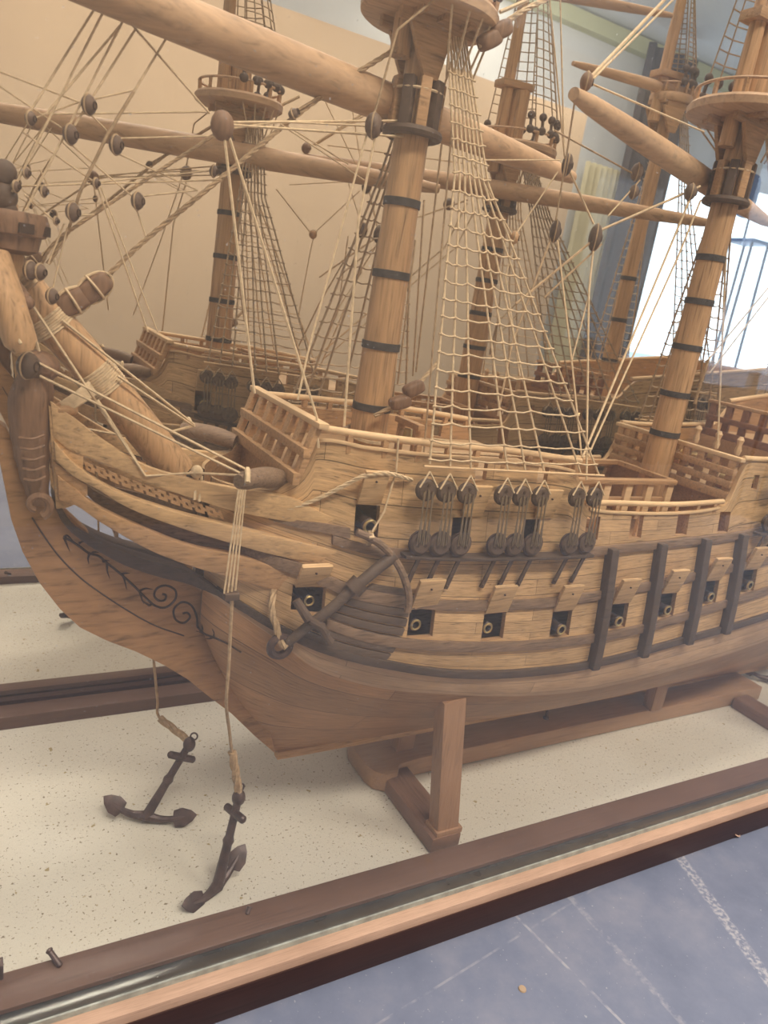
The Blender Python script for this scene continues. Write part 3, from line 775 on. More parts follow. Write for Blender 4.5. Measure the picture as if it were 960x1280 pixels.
# ------------------------------------------------------------------ masts
def bandrings(x, y, r, zs, h, parent, mat=M_ink):
    for z in zs:
        m = MB(); m.lathe([(r, 0), (r+.0012, .0003), (r+.0012, h-.0003), (r, h)], (x, y, z-h/2), n=28); m.build('mast_band', M_dark2 if mat is None else mat, parent)
M_band = plain('dark_band', (.06, .05, .045), .6, noise=.3, nscale=200)
def top_platform(x, z, r, parent, mat=M_mid, rim=M_yard):
    m = MB(); m.lathe([(.012, 0), (r*.95, .0), (r, .002), (r*1.01, .009), (r*.97, .012), (r*.9, .0125), (.012, .0125)], (x, YC, z), n=44)
    t = m.build('fighting_top', rim, parent)
    for s in (-1, 1):
        q = MB(); q.bar(V((x-r*.62, YC+s*.016, z-.003)), V((x+r*.62, YC+s*.016, z-.003)), .006, .010); q.build('trestle_tree', mat, t, bevel=.001)
    for s in (-1, 0, 1):
        q = MB(); q.bar(V((x+s*.022, YC-r*.6, z-.001)), V((x+s*.022, YC+r*.6, z-.001)), .006, .006); q.build('cross_tree', mat, t, bevel=.001)
    # cheeks (bibs) under the top
    for s in (-1, 1):
        q = MB(); y = YC+s*.0175
        q.prism([V((x-.026, y-.0025, z-.008)), V((x+.014, y-.0025, z-.008)), V((x+.006, y-.0025, z-.044)), V((x-.007, y-.0025, z-.044)), V((x-.016, y-.0025, z-.028))], (0, .005, 0)); q.build('mast_cheek', mat, t, bevel=.001)
    # railing round the top
    q = MB(); ring = [V((x+r*.93*math.cos(a), YC+r*.93*math.sin(a), z+.026)) for a in [2*math.pi*i/40 for i in range(40)]]
    q.tube(ring, .0016, 6, closed=True); q.build('top_railing', rim, t)
    for i in range(12):
        a = 2*math.pi*i/12; q = MB(); q.box((x+r*.93*math.cos(a), YC+r*.93*math.sin(a), z+.019), (.0035, .0035, .013)); q.build('stanchion', mat, t)
    return t
def mast(name, x, z0, ztop_, r0, r1, bands, topz, topr, topmast_to):
    m = MB(); m.tube([V((x, YC, z0+(ztop_-z0)*i/10)) for i in range(11)], [r0+(r1-r0)*i/10 for i in range(11)], 26); a = m.build(name, M_spar, ship)
    rr = lambda z: r0+(r1-r0)*(z-z0)/(ztop_-z0)
    bandrings(x, YC, r0, [], .007, a)
    for z in bands:
        q = MB(); R = rr(z); q.lathe([(R*.98, -.0035), (R+.0011, -.0033), (R+.0011, .0033), (R*.98, .0035)], (x, YC, z), n=28); q.build('mast_band', M_band, a)
    top_platform(x, topz, topr, a)
    q = MB(); q.tube([V((x-.022, YC, topz-.03)), V((x-.022, YC, topz+.1)), V((x-.020, YC, topmast_to))], [.0085, .008, .005], 16); q.build('topmast', M_spar, a)
    q = MB(); q.box((x-.012, YC, ztop_), (.05, .026, .010)); q.build('mast_cap', M_mid, a, bevel=.001)
    return a
fm = mast('foremast', .3305, .353, .80, .0178, .0130, [.399, .4555, .518, .578], .716, .0565, 1.12)
mm = mast('mainmast', .737, .30, .83, .0175, .0130, [.392, .44, .495, .547, .595], .737, .064, 1.16)
mz = mast('mizzenmast', .992, .386, .90, .0125, .0085, [.45, .52, .59], .862, .030, 1.1)
# battens and rope woolding where the yard rides on the mast
def parrel(x, z, r, parent):
    for i in range(9):
        a = 2*math.pi*i/9+.3; q = MB(); c = V((x+math.cos(a)*(r+.004), YC+math.sin(a)*(r+.004), z+.004)); q.bar(c-V((0,0,.021)), c+V((0,0,.019)), .0095, .0075, up=(math.cos(a), math.sin(a), 0)); q.build('batten', M_dark2 if i % 2 else M_mid, parent, bevel=.001)
    for dz in (-.017, .014):
        q = MB(); ring = [V((x+(r+.007)*math.cos(t), YC+(r+.007)*math.sin(t), z+dz)) for t in [2*math.pi*k/28 for k in range(28)]]
        q.tube(ring, .0042 if dz < 0 else .0011, 8, closed=True); q.build('parrel_rope', M_dark2 if dz < 0 else M_rope, parent)
parrel(.3305, .650, .0150, fm); parrel(.737, .672, .0145, mm)
# ------------------------------------------------------------------ yards
def yard(name, a, b, r, mat=M_yard, tip=.34):
    a = V(a); b = V(b); m = MB(); pts = [a.lerp(b, i/20) for i in range(21)]
    rs = [r*(tip+(1-tip)*math.sin(math.pi*min(1, max(0, (.04+i/20*.92))))**.7) for i in range(21)]; rs[0] *= .8; rs[-1] *= .8
    m.tube(pts, rs, 20); return m.build(name, mat, ship)
fy_r = onz(715, 222, .655); fy_m = onz(522, 137, .655)
d = (fy_r-fy_m); c = V((.3305-.018, .588, .655))
fya = onz(715, 222, .655); fyb = fya+(onz(200, 14, .655)-fya)*1.42
yard('fore_yard', fyb, fya, .0158)
mya = onz(717, 117, .68); myb = mya+(onz(890, 232, .68)-mya)*2.05
myb = mya+(myb-mya)*.84
yard('main_yard', mya, myb, .0128)
yard('main_topsail_yard', (.50, .575, .945), (.936, .635, .968), .0085)
yard('mizzen_topsail_yard', (.815, .60, .882), (1.16, .61, .882), .0085)
yard('fore_topsail_yard', (.15, .59, .93), (.50, .615, .935), .009)
#yard('mizzen_yard', (.86, .60, .60), (1.20, .62, .80), .009)
# ------------------------------------------------------------------ bowsprit
bs0 = ony(222, 590, YC); bs1 = ony(118, 463, YC); bs2 = ony(10, 340, YC)
m = MB(); m.tube(curve([bs0, bs1, bs2], 14), .0150, 24); bow = m.build('bowsprit', M_spar, ship)
def lash(c, ax, r, w, name, parent, mat=M_rope, turns=7):
    m = MB(); ax = V(ax).normalized(); up = V((0,1,0)); x = ax.cross(up).normalized(); y = ax.cross(x); q = []
    for i in range(turns*20+1):
        a = 2*math.pi*i/20; q.append(V(c)+ax*(w*(i/(turns*20)-.5))+(x*math.cos(a)+y*math.sin(a))*r)
    m.tube(q, w/turns*.55, 5); return m.build(name, mat, parent)
dbs = (bs1-bs0)
lash(ony(124, 473, YC), dbs, .0157, .020, 'gammoning', bow, turns=10)
lash(ony(62, 402, YC), dbs, .0157, .013, 'gammoning', bow, turns=7)
# thick lashing down from the bowsprit to the head rail knob
m = MB()
for k in range(7):
    m.tube(curve([ony(112+k*1.5, 478+k*2.2, YC-.018), ony(95, 492+k*2.5, YC-.022), ony(76+k*1.2, 505+k*2, YC-.022)], 12), .0016, 6)
m.build('gammoning', M_rope, bow)
m = MB(); m.ball(ony(82, 512, YC-.018), (.009, .008, .006)); m.build('head_timber', M_mid, ship)
# sprit topmast top and its cluster at the bowsprit end
st = ony(8, 285, YC-.01)
m = MB(); m.lathe([(.014, -.016), (.020, -.013), (.022, -.004), (.025, -.003), (.027, .006), (.025, .0115), (.012, .012)], st, n=30); sp = m.build('sprit_top', M_carve, bow, bevel=0)
for an in (-1.95, -1.15, -.35):
    q = MB(); p = st+V((math.cos(an)*.0258, math.sin(an)*.0258, .0015)); q.box(p, (.003, .010, .0065), Matrix.Rotation(an, 3, 'Z')); q.build('panel', M_ink, sp)
m = MB(); m.tube([st-V((0,0,.06)), st-V((0,0,.012)), st+V((0,0,.015)), st+V((-.002,0,.03))], [.010, .0115, .007, .004], 16); m.build('sprit_topmast', M_spar, sp)
m = MB(); m.tube(curve([ony(-10, 330, .575), ony(8, 375, .565), ony(30, 437, .555)], 8), [.0115]*4+[.0112]*3+[.010, .006], 16) if False else m.tube([ony(-12, 320, .575), ony(5, 372, .565), ony(26, 428, .556), ony(30, 440, .555)], [.012, .0125, .0105, .006], 18)
m.build('spritsail_yard', M_spar, bow)
for (u, v, r) in ((5, 215, .008), (4, 245, .009), (10, 262, .006)):
    m = MB(); m.ball(ony(u, v, .585), (r, r*.6, r)); m.build('block', M_dark2, sp)
for k in range(5):
    m = MB(); c = ony(12+k*5, 350+k*7, .585-.003*k); m.ball(c, (.006, .006, .005)); m.build('block', M_carve, bow)
lash(ony(14, 352, YC), dbs, .017, .018, 'collar', bow, mat=M_ropeb, turns=6)
# cathead
for s in (0, 1):
    m = MB(); a = HP(.222, .345, -.006); b = V((.1775, .5155, .3495))
    q = curve([a, a.lerp(b, .5)+V((0, 0, .002)), b], 8); m.tube(q, [.0070, .0080, .0084, .0084, .0082, .0080, .0078, .0074, .0055][:len(q)] if len(q) == 9 else .0080, 14)
    c = (m.flip() if s else m).build('cathead', M_wale, ship)
    m = MB(); m.tube(curve([b+V((.004, -.0085, .002)), b+V((.006, 0, .010)), b+V((.008, .0085, .002))], 8), .0022, 6); (m.flip() if s else m).build('rope_turn', M_rope, c)
# ------------------------------------------------------------------ channels, deadeyes, chain plates, shrouds
SHX = [(.3332,.3505),(.3528,.3475),(.3741,.3455),(.4144,.342),(.4351,.342),(.4576,.341),(.5033,.3375),(.5263,.336)]
def deadeye(c, r, fl, parent, th=.007):
    m = MB(); ax = V((.0, -1, .10)); m.lathe([(.0001, 0), (r*.8, .0), (r, th*.25), (r*.9, th*.5), (r, th*.75), (r*.8, th), (.0001, th)], c-ax.normalized()*th*.5, axis=ax, n=22)
    o = (m.flip() if fl else m).build('deadeye', M_dark2, parent)
    q = MB()
    for k in range(3):
        a = math.pi/2+k*2.094; q.lathe([(.0001, 0), (r*.15, 0), (r*.15, .0006), (.0001, .0006)], c+ax.normalized()*(th*.5)+V((math.cos(a)*r*.42, 0, math.sin(a)*r*.42)), axis=ax, n=8)
    (q.flip() if fl else q).build('lanyard_hole', M_ink, o)
    return o
def gang(xs_, topx, topz, fut_z, fut_w, chan, name_y=.50, r_rope=.0010, nrat=26, far_shift=0.0, spread=(0, .012), pin_y=None, thick=M_rope, z_low=.2985):
    """shrouds of one mast side, near then far"""
    base_xs = xs_
    for fl in (0, 1):
        xs_ = [((base_xs[0][0]-far_shift+(x-base_xs[0][0])*.76) if fl and far_shift else x, z) for x, z in base_xs]; x0 = xs_[0][0]-.012; x1 = xs_[-1][0]+.012
        m = MB(); T = []; n = 16; zc = chan
        def yy(x): return YC-hb(x, zc(x))
        pts = [(x0+(x1-x0)*i/n) for i in range(n+1)]
        up = [V((x, yy(x)+.001, zc(x)+.0015)) for x in pts]; dn = [V((x, yy(x)-.0135, zc(x)+.0015)) for x in pts]
        vs = []; 
        for a, b in zip(up, dn): vs += [a, b, b-V((0,0,.0032)), a-V((0,0,.0032))]
        fs = []
        for i in range(n):
            o = i*4; p = o+4
            for k in range(4): fs.append((o+k, o+(k+1) % 4, p+(k+1) % 4, p+k))
        fs += [(3,2,1,0), tuple(n*4+k for k in range(4))]
        m.add(vs, fs); ch = (m.flip() if fl else m).build('channel', M_dark, ship, bevel=.0006)
        lows = []; ups = []
        for i, (x, zu) in enumerate(xs_):
            zl = zc(x)+.0135; yl = yy(x)-.0105
            lo = V((x, yl, zl)); hi = V((x-.001, yl+.003+.0, zl+.046)); lows.append(lo); ups.append(hi)
            d1 = deadeye(lo, .0104, fl, ch); d2 = deadeye(hi, .0095, fl, ch)
            q = MB()
            for k in (-1, 0, 1):
                a = hi+V((k*.0042, -.0042, .001-abs(k)*.002)); b = lo+V((k*.0042+.001, -.0046, -.001+abs(k)*.003)); q.tube([a, b], .00065, 5); 
                q.tube([hi+V((k*.0042+.0013, -.0042, 0)), lo+V((k*.0042-.0012, -.0046, 0))], .0006, 5)
            (q.flip() if fl else q).build('lanyard', M_lany, ch)
            q = MB(); c0 = V((x+.002, yl+.0005, zc(x)-.002)); c1 = HP(x-.004, zc(x)-.030, .002); q.bar(c0, c0.lerp(c1, .6), .0042, .0014, up=(0, 1, .2)); q.bar(c0.lerp(c1, .55), c1, .0040, .0022, up=(0, 1, .2)); q.lathe([(.0011, 0), (.0011, .002), (.0004, .0026)], c1-V((0, .0005, -.003)), axis=(0, -1, 0), n=8)
            (q.flip() if fl else q).build('chain_plate', M_dark2, ch)
            q = MB(); ring = [lo+V((.0108*math.cos(t), -.0005, .0108*math.sin(t))) for t in [2*math.pi*k/20 for k in range(20)]]; q.tube(ring, .0009, 5, closed=True); (q.flip() if fl else q).build('strop', M_iron, ch)
        # shrouds
        g = MB(); lines = []
        nS = len(xs_)
        root = None
        for i, (x, zu) in enumerate(xs_):
            f = i/(nS-1); hi = ups[i]
            split = hi+V((.0, .001, .022))
            tp = V((topx+spread[0]+(spread[1]-spread[0])*f, YC-.018, topz))
            lf = (fut_z-split.z)/(topz-split.z)
            fp = V((fut_w[0]-far_shift*fl*.5+(fut_w[1]-fut_w[0])*f, split.y+(tp.y-split.y)*lf, fut_z))
            q = MB(); P = [split]+[split.lerp(fp, k/6)+V((random.uniform(-1,1)*.0005, 0, 0)) for k in range(1, 6)]+[fp]+[fp.lerp(tp, k/4) for k in range(1, 5)]
            q.tube(P, r_rope*(1.15 if fl else 1), 6)
            q.tube([split, split.lerp(fp, .0)+V((0, 0, .0)), hi+V((0,0,.011))], r_rope*1.9, 7)
            q.tube([hi+V((0,-.001,.016)), hi+V((-.0088, -.0035, .003))], r_rope*.8, 5); q.tube([hi+V((0,-.001,.016)), hi+V((.0088, -.0035, .003))], r_rope*.8, 5)
            (q.flip() if fl else q).build('shroud', M_shroud if fl else thick, ch)
            lines.append((split, fp, tp))
        q = MB(); zA = max(l[0].z for l in lines)+.004; zB = topz-.02
        k = 0; z = zA
        def at(l, z):
            s, fpt, t = l
            if z <= fpt.z: return s.lerp(fpt, clamp((z-s.z)/(fpt.z-s.z)))
            return fpt.lerp(t, clamp((z-fpt.z)/(t.z-fpt.z)))
        while z < zB:
            jj = random.uniform(-.0012, .0012)
            pts = []
            for i, l in enumerate(lines):
                p = at(l, z+jj*(1 if i % 2 else -.4)); p = p+V((0, -.0008, random.uniform(-.0006, .0006)))
                if pts and (p-pts[-1]).length > .006:
                    mid = (p+pts[-1])/2+V((0, 0, -.0012)); pts.append(mid)
                pts.append(p)
                if z < fut_z: q.ball(p, (r_rope*1.7, r_rope*1.6, r_rope*1.3), n=6, m=4)
            e = (pts[-1]-pts[-2]).normalized() if (pts[-1]-pts[-2]).length > 1e-5 else V((1,0,0))
            pts = [pts[0]-V((.0025, 0, 0))]+pts+[pts[-1]+V((.003, 0, 0))]
            q.tube(pts, r_rope*.82, 5); z += .0142 if z < fut_z else .0125
        o = (q.flip() if fl else q).build('ratlines', M_shroud if fl else thick, ch)
        q = MB(); a = lines[0][0]+V((-.006, -.001, .0)); b = lines[-1][0]+V((.006, -.001, .0)); a.z = zA-.006; b.z = zA-.010; q.tube([a, b], .0011, 8); (q.flip() if fl else q).build('shroud_stretcher', M_oakl, ch)
c4 = lambda x: c_w4(x)+.0005
gang([(x, z) for x, z in SHX], .3415, .708, .603, (.350, .384), c4, spread=(-.002, .016), far_shift=.042)
gang([(x, 0) for x in (.812, .832, .852, .885, .905, .925, .955, .975)], .752, .728, .655, (.765, .800), lambda x: .3005+.05*(x-.79), spread=(-.004, .016), nrat=24)
gang([(x, 0) for x in (1.035, 1.055, 1.075, 1.10, 1.12)], 1.0, .85, .72, (1.012, 1.035), lambda x: .345, r_rope=.0009)
# topmast shrouds and deadeyes round the tops
def topshrouds(x, z, r, ztop2, parent, n=5):
    for fl in (0, 1):
        ls = []
        for i in range(n):
            a = -.2+1.25*i/(n-1)
            c = V((x+math.sin(a)*r*.93, YC-math.cos(a)*r*.93, z+.028))
            m = MB(); m.ball(c, (.006, .004, .006), n=10, m=6); m.ball(c+V((0, .003, .019)), (.006, .004, .006), n=10, m=6); m.tube([c, c+V((0, .003, .019))], .0022, 5)
            (m.flip() if fl else m).build('deadeye', M_dark2, parent)
            t = V((x-.020, YC-.004, ztop2)); s = c+V((0, .003, .022)); m = MB(); m.tube([s, t], .0009, 5); (m.flip() if fl else m).build('topmast_shroud', M_shroud, parent); ls.append((s, t))
        q = MB(); k = 0
        while True:
            f = .05+k*.045
            if f > .9: break
            q.tube([s.lerp(t, f) for s, t in ls], .0008, 5); k += 1
        (q.flip() if fl else q).build('topmast_ratlines', M_shroud, parent)
topshrouds(.3305, .716, .0565, 1.02, fm); topshrouds(.737, .737, .064, 1.06, mm); topshrouds(.992, .862, .03, 1.06, mz, n=4)
# futtock shrouds
for (x, z, r, p) in ((.3305, .716, .0565, fm), (.737, .737, .064, mm)):
    for fl in (0, 1):
        m = MB()
        for i in range(5):
            a = -.2+1.25*i/4; c = V((x+math.sin(a)*r*.93, YC-math.cos(a)*r*.93, z+.002)); m.tube([c, V((x+.012+.006*i, YC-.022, z-.040))], .001, 5)
        (m.flip() if fl else m).build('futtock_shrouds', M_rope, p)

# ------------------------------------------------------------------ running rigging (each line runs between two real points at its own distance)
def L(pts, r=.0008, mat=M_rope, name='rigging_line', thick=False):
    P = [ony(u, v, y) for u, v, y in pts]
    m = MB()
    if thick: m.rope(P, r)
    else: m.tube(P, r, 5)
    return m.build(name, mat, ship)
def block(u, v, y, r, mat=M_blk, elong=1.0, ang=0.):
    c = ony(u, v, y); m = MB(); rot = Matrix.Rotation(ang, 3, 'Y') @ Matrix.Rotation(.95, 3, 'Z'); m.ball(c, (r, r*.72, r*elong), rot, n=16, m=10)
    o = m.build('block', mat, ship)
    q = MB(); ring = [c+rot @ V((r*1.02*math.cos(t)*1.0, 0, r*1.02*elong*math.sin(t))) for t in [2*math.pi*k/20 for k in range(20)]]; q.tube(ring, .0007, 5, closed=True); q.build('strop', M_ropeb, o)
    q = MB(); ring = [c+rot @ V((r*.35*math.cos(t), r*.74*math.sin(t)*0-r*.70, r*.35*math.sin(t))) for t in [2*math.pi*k/12 for k in range(12)]]; q.tube(ring, .0006, 5, closed=True); q.build('sheave', M_ink, o)
    return o
# fore stay with its two hearts
L([(509,52,.60),(400,122,.602),(277,222,.604),(182,300,.606),(136,343,.606)], .0020, M_ropeb, 'fore_stay', True)
L([(136,343,.606),(128,350,.606)], .0022, M_rope, 'stay_lashing')
for (u, v, a) in ((118, 360, .75), (91, 377, .62)):
    c = ony(u, v, YC-.004); rot = Matrix.Rotation(-a, 3, 'Y'); m = MB(); m.ball(c, (.0135, .0080, .0080), rot, n=24, m=14, sq=.55); o = m.build('heart_block', M_carve, ship)
    for s in (-1, 1):
        q = MB(); ring = [c+rot @ V((.0148*math.cos(t), s*.003, .0092*math.sin(t))) for t in [2*math.pi*k/24 for k in range(24)]]; q.tube(ring, .0009, 5, closed=True); q.build('strop', M_rope, o)
    q = MB(); ring = [c+rot @ V((.0005*s, .0095*math.cos(t), .0098*math.sin(t))) for t in [2*math.pi*k/24 for k in range(24)]]; q.tube(ring, .0011, 5, closed=True); q.build('seizing', M_rope, o)
for k in range(4): L([(107+k, 364+k*3, .598), (101+k, 369+k*3, .598)], .001, M_rope, 'stay_lashing')
L([(78,384,.60),(60,396,.60)], .0022, M_ropeb, 'stay_collar', True)
L([(273,165,.575),(120,266,.59),(70,302,.60),(48,335,.60)], .0013, M_ropeb, 'preventer_stay', True)
L([(85,290,.60),(60,330,.60)], .0016, M_ropeb, 'stay_tail', True)
# upper left fan
fan = [((128,-5),(33,147)),((139,-5),(15,240)),((166,2),(32,263)),((186,10),(93,157)),((240,-5),(167,115)),((150,32),(57,143)),((155,20),(262,142))]
for a, b in fan: L([(a[0],a[1],.58),(b[0],b[1],.58)], .0008)
L([(167,115,.58),(135,167,.58),(100,240,.585),(85,290,.60)], .0012, M_ropeb)
for a, b in [((0,90),(97,127)),((113,125),(167,113)),((0,108),(77,160)),((53,143),(257,140)),((113,143),(135,165)),((88,180),(167,247)),((28,165),(117,227)),((147,192),(247,238)),((150,173),(272,170)),((123,228),(267,213)),((123,230),(277,225)),((23,233),(113,230)),((180,245),(247,238)),((170,260),(182,295)),((122,234),(185,415)),((126,234),(197,415)),((60,232),(50,212)),((38,150),(100,127)),((97,270),(118,268)),((70,278),(30,243)),((65,365),(84,285)),((60,330),(80,280))]:
    L([(a[0],a[1],.585),(b[0],b[1],.585)], .0006)
for u, v, r in ((111,131,.0085),(88,168,.0085),(145,181,.0085),(172,251,.0082),(91,265,.0085),(38,148,.006),(33,216,.0045),(20,233,.0048),(55,239,.0048),(120,229,.0045),(70,276,.0035),(65,370,.0075),(38,338,.0085),(50,340,.0075),(267,214,.0055)):
    block(u, v, .58, r*.74)
# the knot (crowfoot) block below the fore top of the reflection, hanging over the beakhead
c = ony(278, 157, .56); m = MB(); m.ball(c, (.0085, .006, .010), n=14, m=8); o = m.build('crowfoot_block', M_carve, ship)
L([(279,160,.56),(318,492,.53)], .0011); L([(283,160,.56),(396,522,.53),(398,560,.522)], .0011)
L([(287,153,.56),(505,151,.60)], .0010); L([(287,156,.56),(518,172,.60)], .0010); L([(287,161,.56),(350,152,.57),(470,158,.59)], .0008); L([(350,155,.6),(455,225,.6)], .0006); L([(360,158,.6),(435,205,.6)], .0006)
L([(440,97,.6),(368,140,.6)], .0010, M_ropeb)
block(367, 142, .6, .006, elong=.6, ang=-.6)
# fore yard tackles
L([(549,-5,.56),(497,37,.565),(467,147,.57)], .0010, M_ropeb); block(467, 157, .57, .0095)
L([(459,165,.57),(417,320,.555),(385,440,.54),(372,500,.53)], .0009); L([(470,165,.57),(448,275,.555),(430,533,.53)], .0011)
for a, b in (((519,300),(497,480)),((530,250),(516,470)),((552,180),(520,465)),((565,160),(525,620))): L([(a[0],a[1],.58),(b[0],b[1],.60 if b[1] < 500 else .53)], .0009, M_ropeb)
L([(700,200,.66),(590,200,.62)], .0007)
# between fore and main masts
L([(835,-5,.60),(737,98,.545)], .0016, M_rope, thick=False); L([(846,-5,.60),(741,99,.545)], .0010)
block(733, 102, .54, .0075, M_carve)
L([(718,128,.54),(708,195,.60),(694,280,.62)], .0009); L([(711,212,.62),(742,280,.60)], .0011); L([(686,-10,.60),(690,30,.60),(706,200,.62)], .0008); L([(705,190,.62),(700,-10,.62)], .0008)
block(709, 206, .62, .0075, M_dark2, 1.4); block(694, 289, .62, .0078, M_dark2, 1.4); block(744, 297, .60, .0092, M_dark2, 1.45); block(643, 297, .60, .0060, M_mid)
L([(689,297,.62),(640,430,.60),(622,520,.58)], .0011, M_ropeb); L([(738,303,.60),(645,380,.60)], .0013, M_ropeb); L([(752,305,.60),(680,372,.60)], .0010, M_ropeb)
L([(742,309,.60),(736,365,.58),(733,600,.507)], .0011); L([(697,300,.60),(715,454,.56),(727,570,.515)], .0010); L([(736,370,.58),(715,450,.56)], .0008)
L([(745,290,.60),(875,233,.60)], .0014); L([(760,270,.60),(800,225,.60)], .0009); L([(693,163,.60),(793,218,.60)], .0009, M_ropeb); L([(740,105,.56),(880,165,.60)], .0010)
L([(866,240,.605),(833,320,.60),(728,572,.51)], .0013); L([(876,250,.605),(848,320,.60),(735,570,.515)], .0011); pass
L([(912,215,.60),(907,330,.60),(897,560,.55)], .0012); L([(960,360,.60),(885,450,.60)], .0010); L([(960,372,.60),(887,466,.60)], .0010); L([(885,450,.6),(868,505,.6)], .0018, M_ropeb, thick=True)
L([(592,205,.60),(640,295,.60)], .0009); L([(643,303,.60),(632,345,.60),(650,470,.56)], .0008)
block(796, 215, .60, .0085); block(863, 240, .59, .0085); block(792, 240, .6, .007)
L([(697,215,.62),(640,300,.60)], .0008); L([(625,15,.56),(660,0,.56)], .0016)
for (u, v) in ((625, 38), (612, 50)): 
    c = ony(u, v, .57); m = MB(); m.ball(c, (.0105, .007, .0065), Matrix.Rotation(-.6, 3, 'Y'), n=24, m=14, sq=.55); m.build('heart_block', M_carve, ship)
L([(600,58,.57),(640,22,.57),(690,-5,.57)], .0022, M_rope, 'main_stay', True)
# collar of the main stay round the foremast foot, with its hearts
q = [V((.3305+.021*math.cos(t), YC+.021*math.sin(t), .372+.004*math.sin(t))) for t in [2*math.pi*k/24 for k in range(24)]]
m = MB(); m.tube(q, .0022, 6, closed=True); m.build('stay_collar', M_ropeb, ship)
L([(468,520,.58),(495,505,.575),(512,488,.575)], .0022, M_ropeb, 'stay_tail', True); L([(525,478,.575),(548,452,.575)], .002, M_rope, 'stay_tail', True)
for (u, v, a) in ((517, 486, .5), (500, 503, .3)):
    c = ony(u, v, .575); m = MB(); m.ball(c, (.0105, .0065, .0060), Matrix.Rotation(-a, 3, 'Y'), n=24, m=14, sq=.55); m.build('heart_block', M_carve, ship)
# long lines over the forecastle rail
L([(540,548,.54),(700,575,.52)], .0010); L([(535,565,.525),(727,575,.515)], .0011)
# bowsprit lines
for p in ([(33,370,.585),(182,595,.555)], [(122,500,.583),(182,595,.556)], [(47,453,.58),(320,593,.520)], [(50,470,.58),(312,597,.520)], [(77,400,.588),(243,531,.60)], [(147,470,.588),(243,533,.60)], [(182,595,.555),(243,591,.55),(320,595,.518)], [(243,532,.60),(213,540,.60)], [(87,532,.6),(172,548,.6)], [(2,362,.57),(26,430,.545)], [(38,400,.59),(52,450,.59)]):
    L(p, .0011)
for p in ([(247,595,.552),(243,625,.545)], [(252,595,.552),(249,627,.545)], [(237,590,.552),(258,592,.552)]): L(p, .0012)
m = MB(); c = ony(246, 590, .552); m.ball(c, (.005, .004, .0055)); m.build('knot', M_rope, ship)
block(35, 457, .575, .0095, M_dark2)
# cathead falls and the line to the first hanging anchor
for k in range(4): L([(298+k*2.8, 612, .508), (280+k*4.7, 742-k*1.2, .497)], .00075, M_rope, 'cathead_fall')
m = MB(); c = ony(289, 745, .497); m.box(c, (.012, .007, .006)); m.build('fish_block', M_dark2, ship, bevel=.0015)
# hawser on the bow and loose line from the forward port
m = MB(); m.rope([hit(u, v, o_) for u, v, o_ in ((320,643,.003),(345,640,.003),(375,632,.003),(405,620,.004),(436,604,.008),(458,594,.013),(485,592,.010),(515,600,.004))], .0019); m.build('hawser', M_rope, ship)
m = MB(); m.tube([hit(498, 548, .004), hit(495, 590, .004), hit(480, 640, .006), hit(465, 665, .010)], .0009, 6); m.build('rigging_line', M_rope, ship)

# ------------------------------------------------------------------ ANCHORS
def anchor(name, crown, head, tips, L_arm, label, group=None, rope=None, stockdir=None, flat=False, ring=True):
    crown = V(crown); head = V(head); root = empty(name, crown); tag(root, label, 'anchor', group)
    ax = (head-crown).normalized(); ln = (head-crown).length
    tips = [V(t) for t in tips]
    ad = tips[1]-tips[0]; ad = (ad-ax*ad.dot(ax)).normalized(); nrm = ax.cross(ad)
    m = MB(); m.tube([crown-ax*.002, crown+ax*ln*.08, crown+ax*ln*.45, crown+ax*ln*.5, crown+ax*ln*.55, crown+ax*ln*.95, head], [.0052, .0048, .0038, .005, .0036, .0034, .0030], 10); m.build('shank', M_iron, root)
    for s in (-1, 1):
        m = MB(); pts = []; tp = tips[0 if s < 0 else 1]
        for i in range(9):
            t = i/8; pts.append(crown.lerp(tp, t)-ax*(.0035*math.sin(math.pi*t)))
        m.tube(pts, [.0056, .0046, .0040, .0036, .0034, .0031, .0029, .0026, .002], 9); a = m.build('arm', M_iron, root)
        tip = pts[-1]; td = (pts[-1]-pts[-3]).normalized(); inn = (ax*1.0-(tp-crown).normalized()*.75).normalized()
        inn = (inn-td*inn.dot(td)).normalized(); w = td.cross(crown-CAM).normalized(); inn = td.cross(w).normalized()*.5
        if flat: pass
        P = [(-.012, .0), (-.010, .0075), (-.002, .0085), (.006, .005), (.011, 0), (.006, -.005), (-.002, -.0085), (-.010, -.0075)]
        m = MB(); m.prism([tip+td*p+w*q+inn*.0012 for p, q in P], inn*.0022); m.build('fluke', M_iron, a, bevel=.0006)
    sd = V(stockdir) if stockdir else nrm; sd = (sd-ax*sd.dot(ax)).normalized(); c = crown+ax*ln*.80
    m = MB(); m.tube([c-sd*.0145, c-sd*.013, c-sd*.003, c+sd*.003, c+sd*.013, c+sd*.0145], [.002, .0034, .0036, .0036, .0034, .002], 10); m.build('stock', M_iron, root)
    m = MB(); m.ball(head-ax*.002, (.0058, .0058, .0075)); m.build('head_knob', M_iron, root)
    if ring:
        m = MB(); rc = head+ax*.0065; m.tube([rc+(ax*math.cos(t)+ad*math.sin(t))*.0032 for t in [2*math.pi*k/16 for k in range(16)]], .0008, 6, closed=True); m.build('ring', M_iron, root)
    if rope:
        m = MB(); m.tube(resample([V(p) for p in rope], .004), .0013, 7); m.build('anchor_line', M_ropeb, root)
        m = MB(); P = [V(p) for p in rope][-2:]; m.rope([P[0], P[0].lerp(P[1], .5), P[1]], .0036); m.build('rope_whipping', M_ropeb, root)
    return root
SEAT = False
c1 = onz(272, 1107, .007); h1 = onz(299, 994, .080)
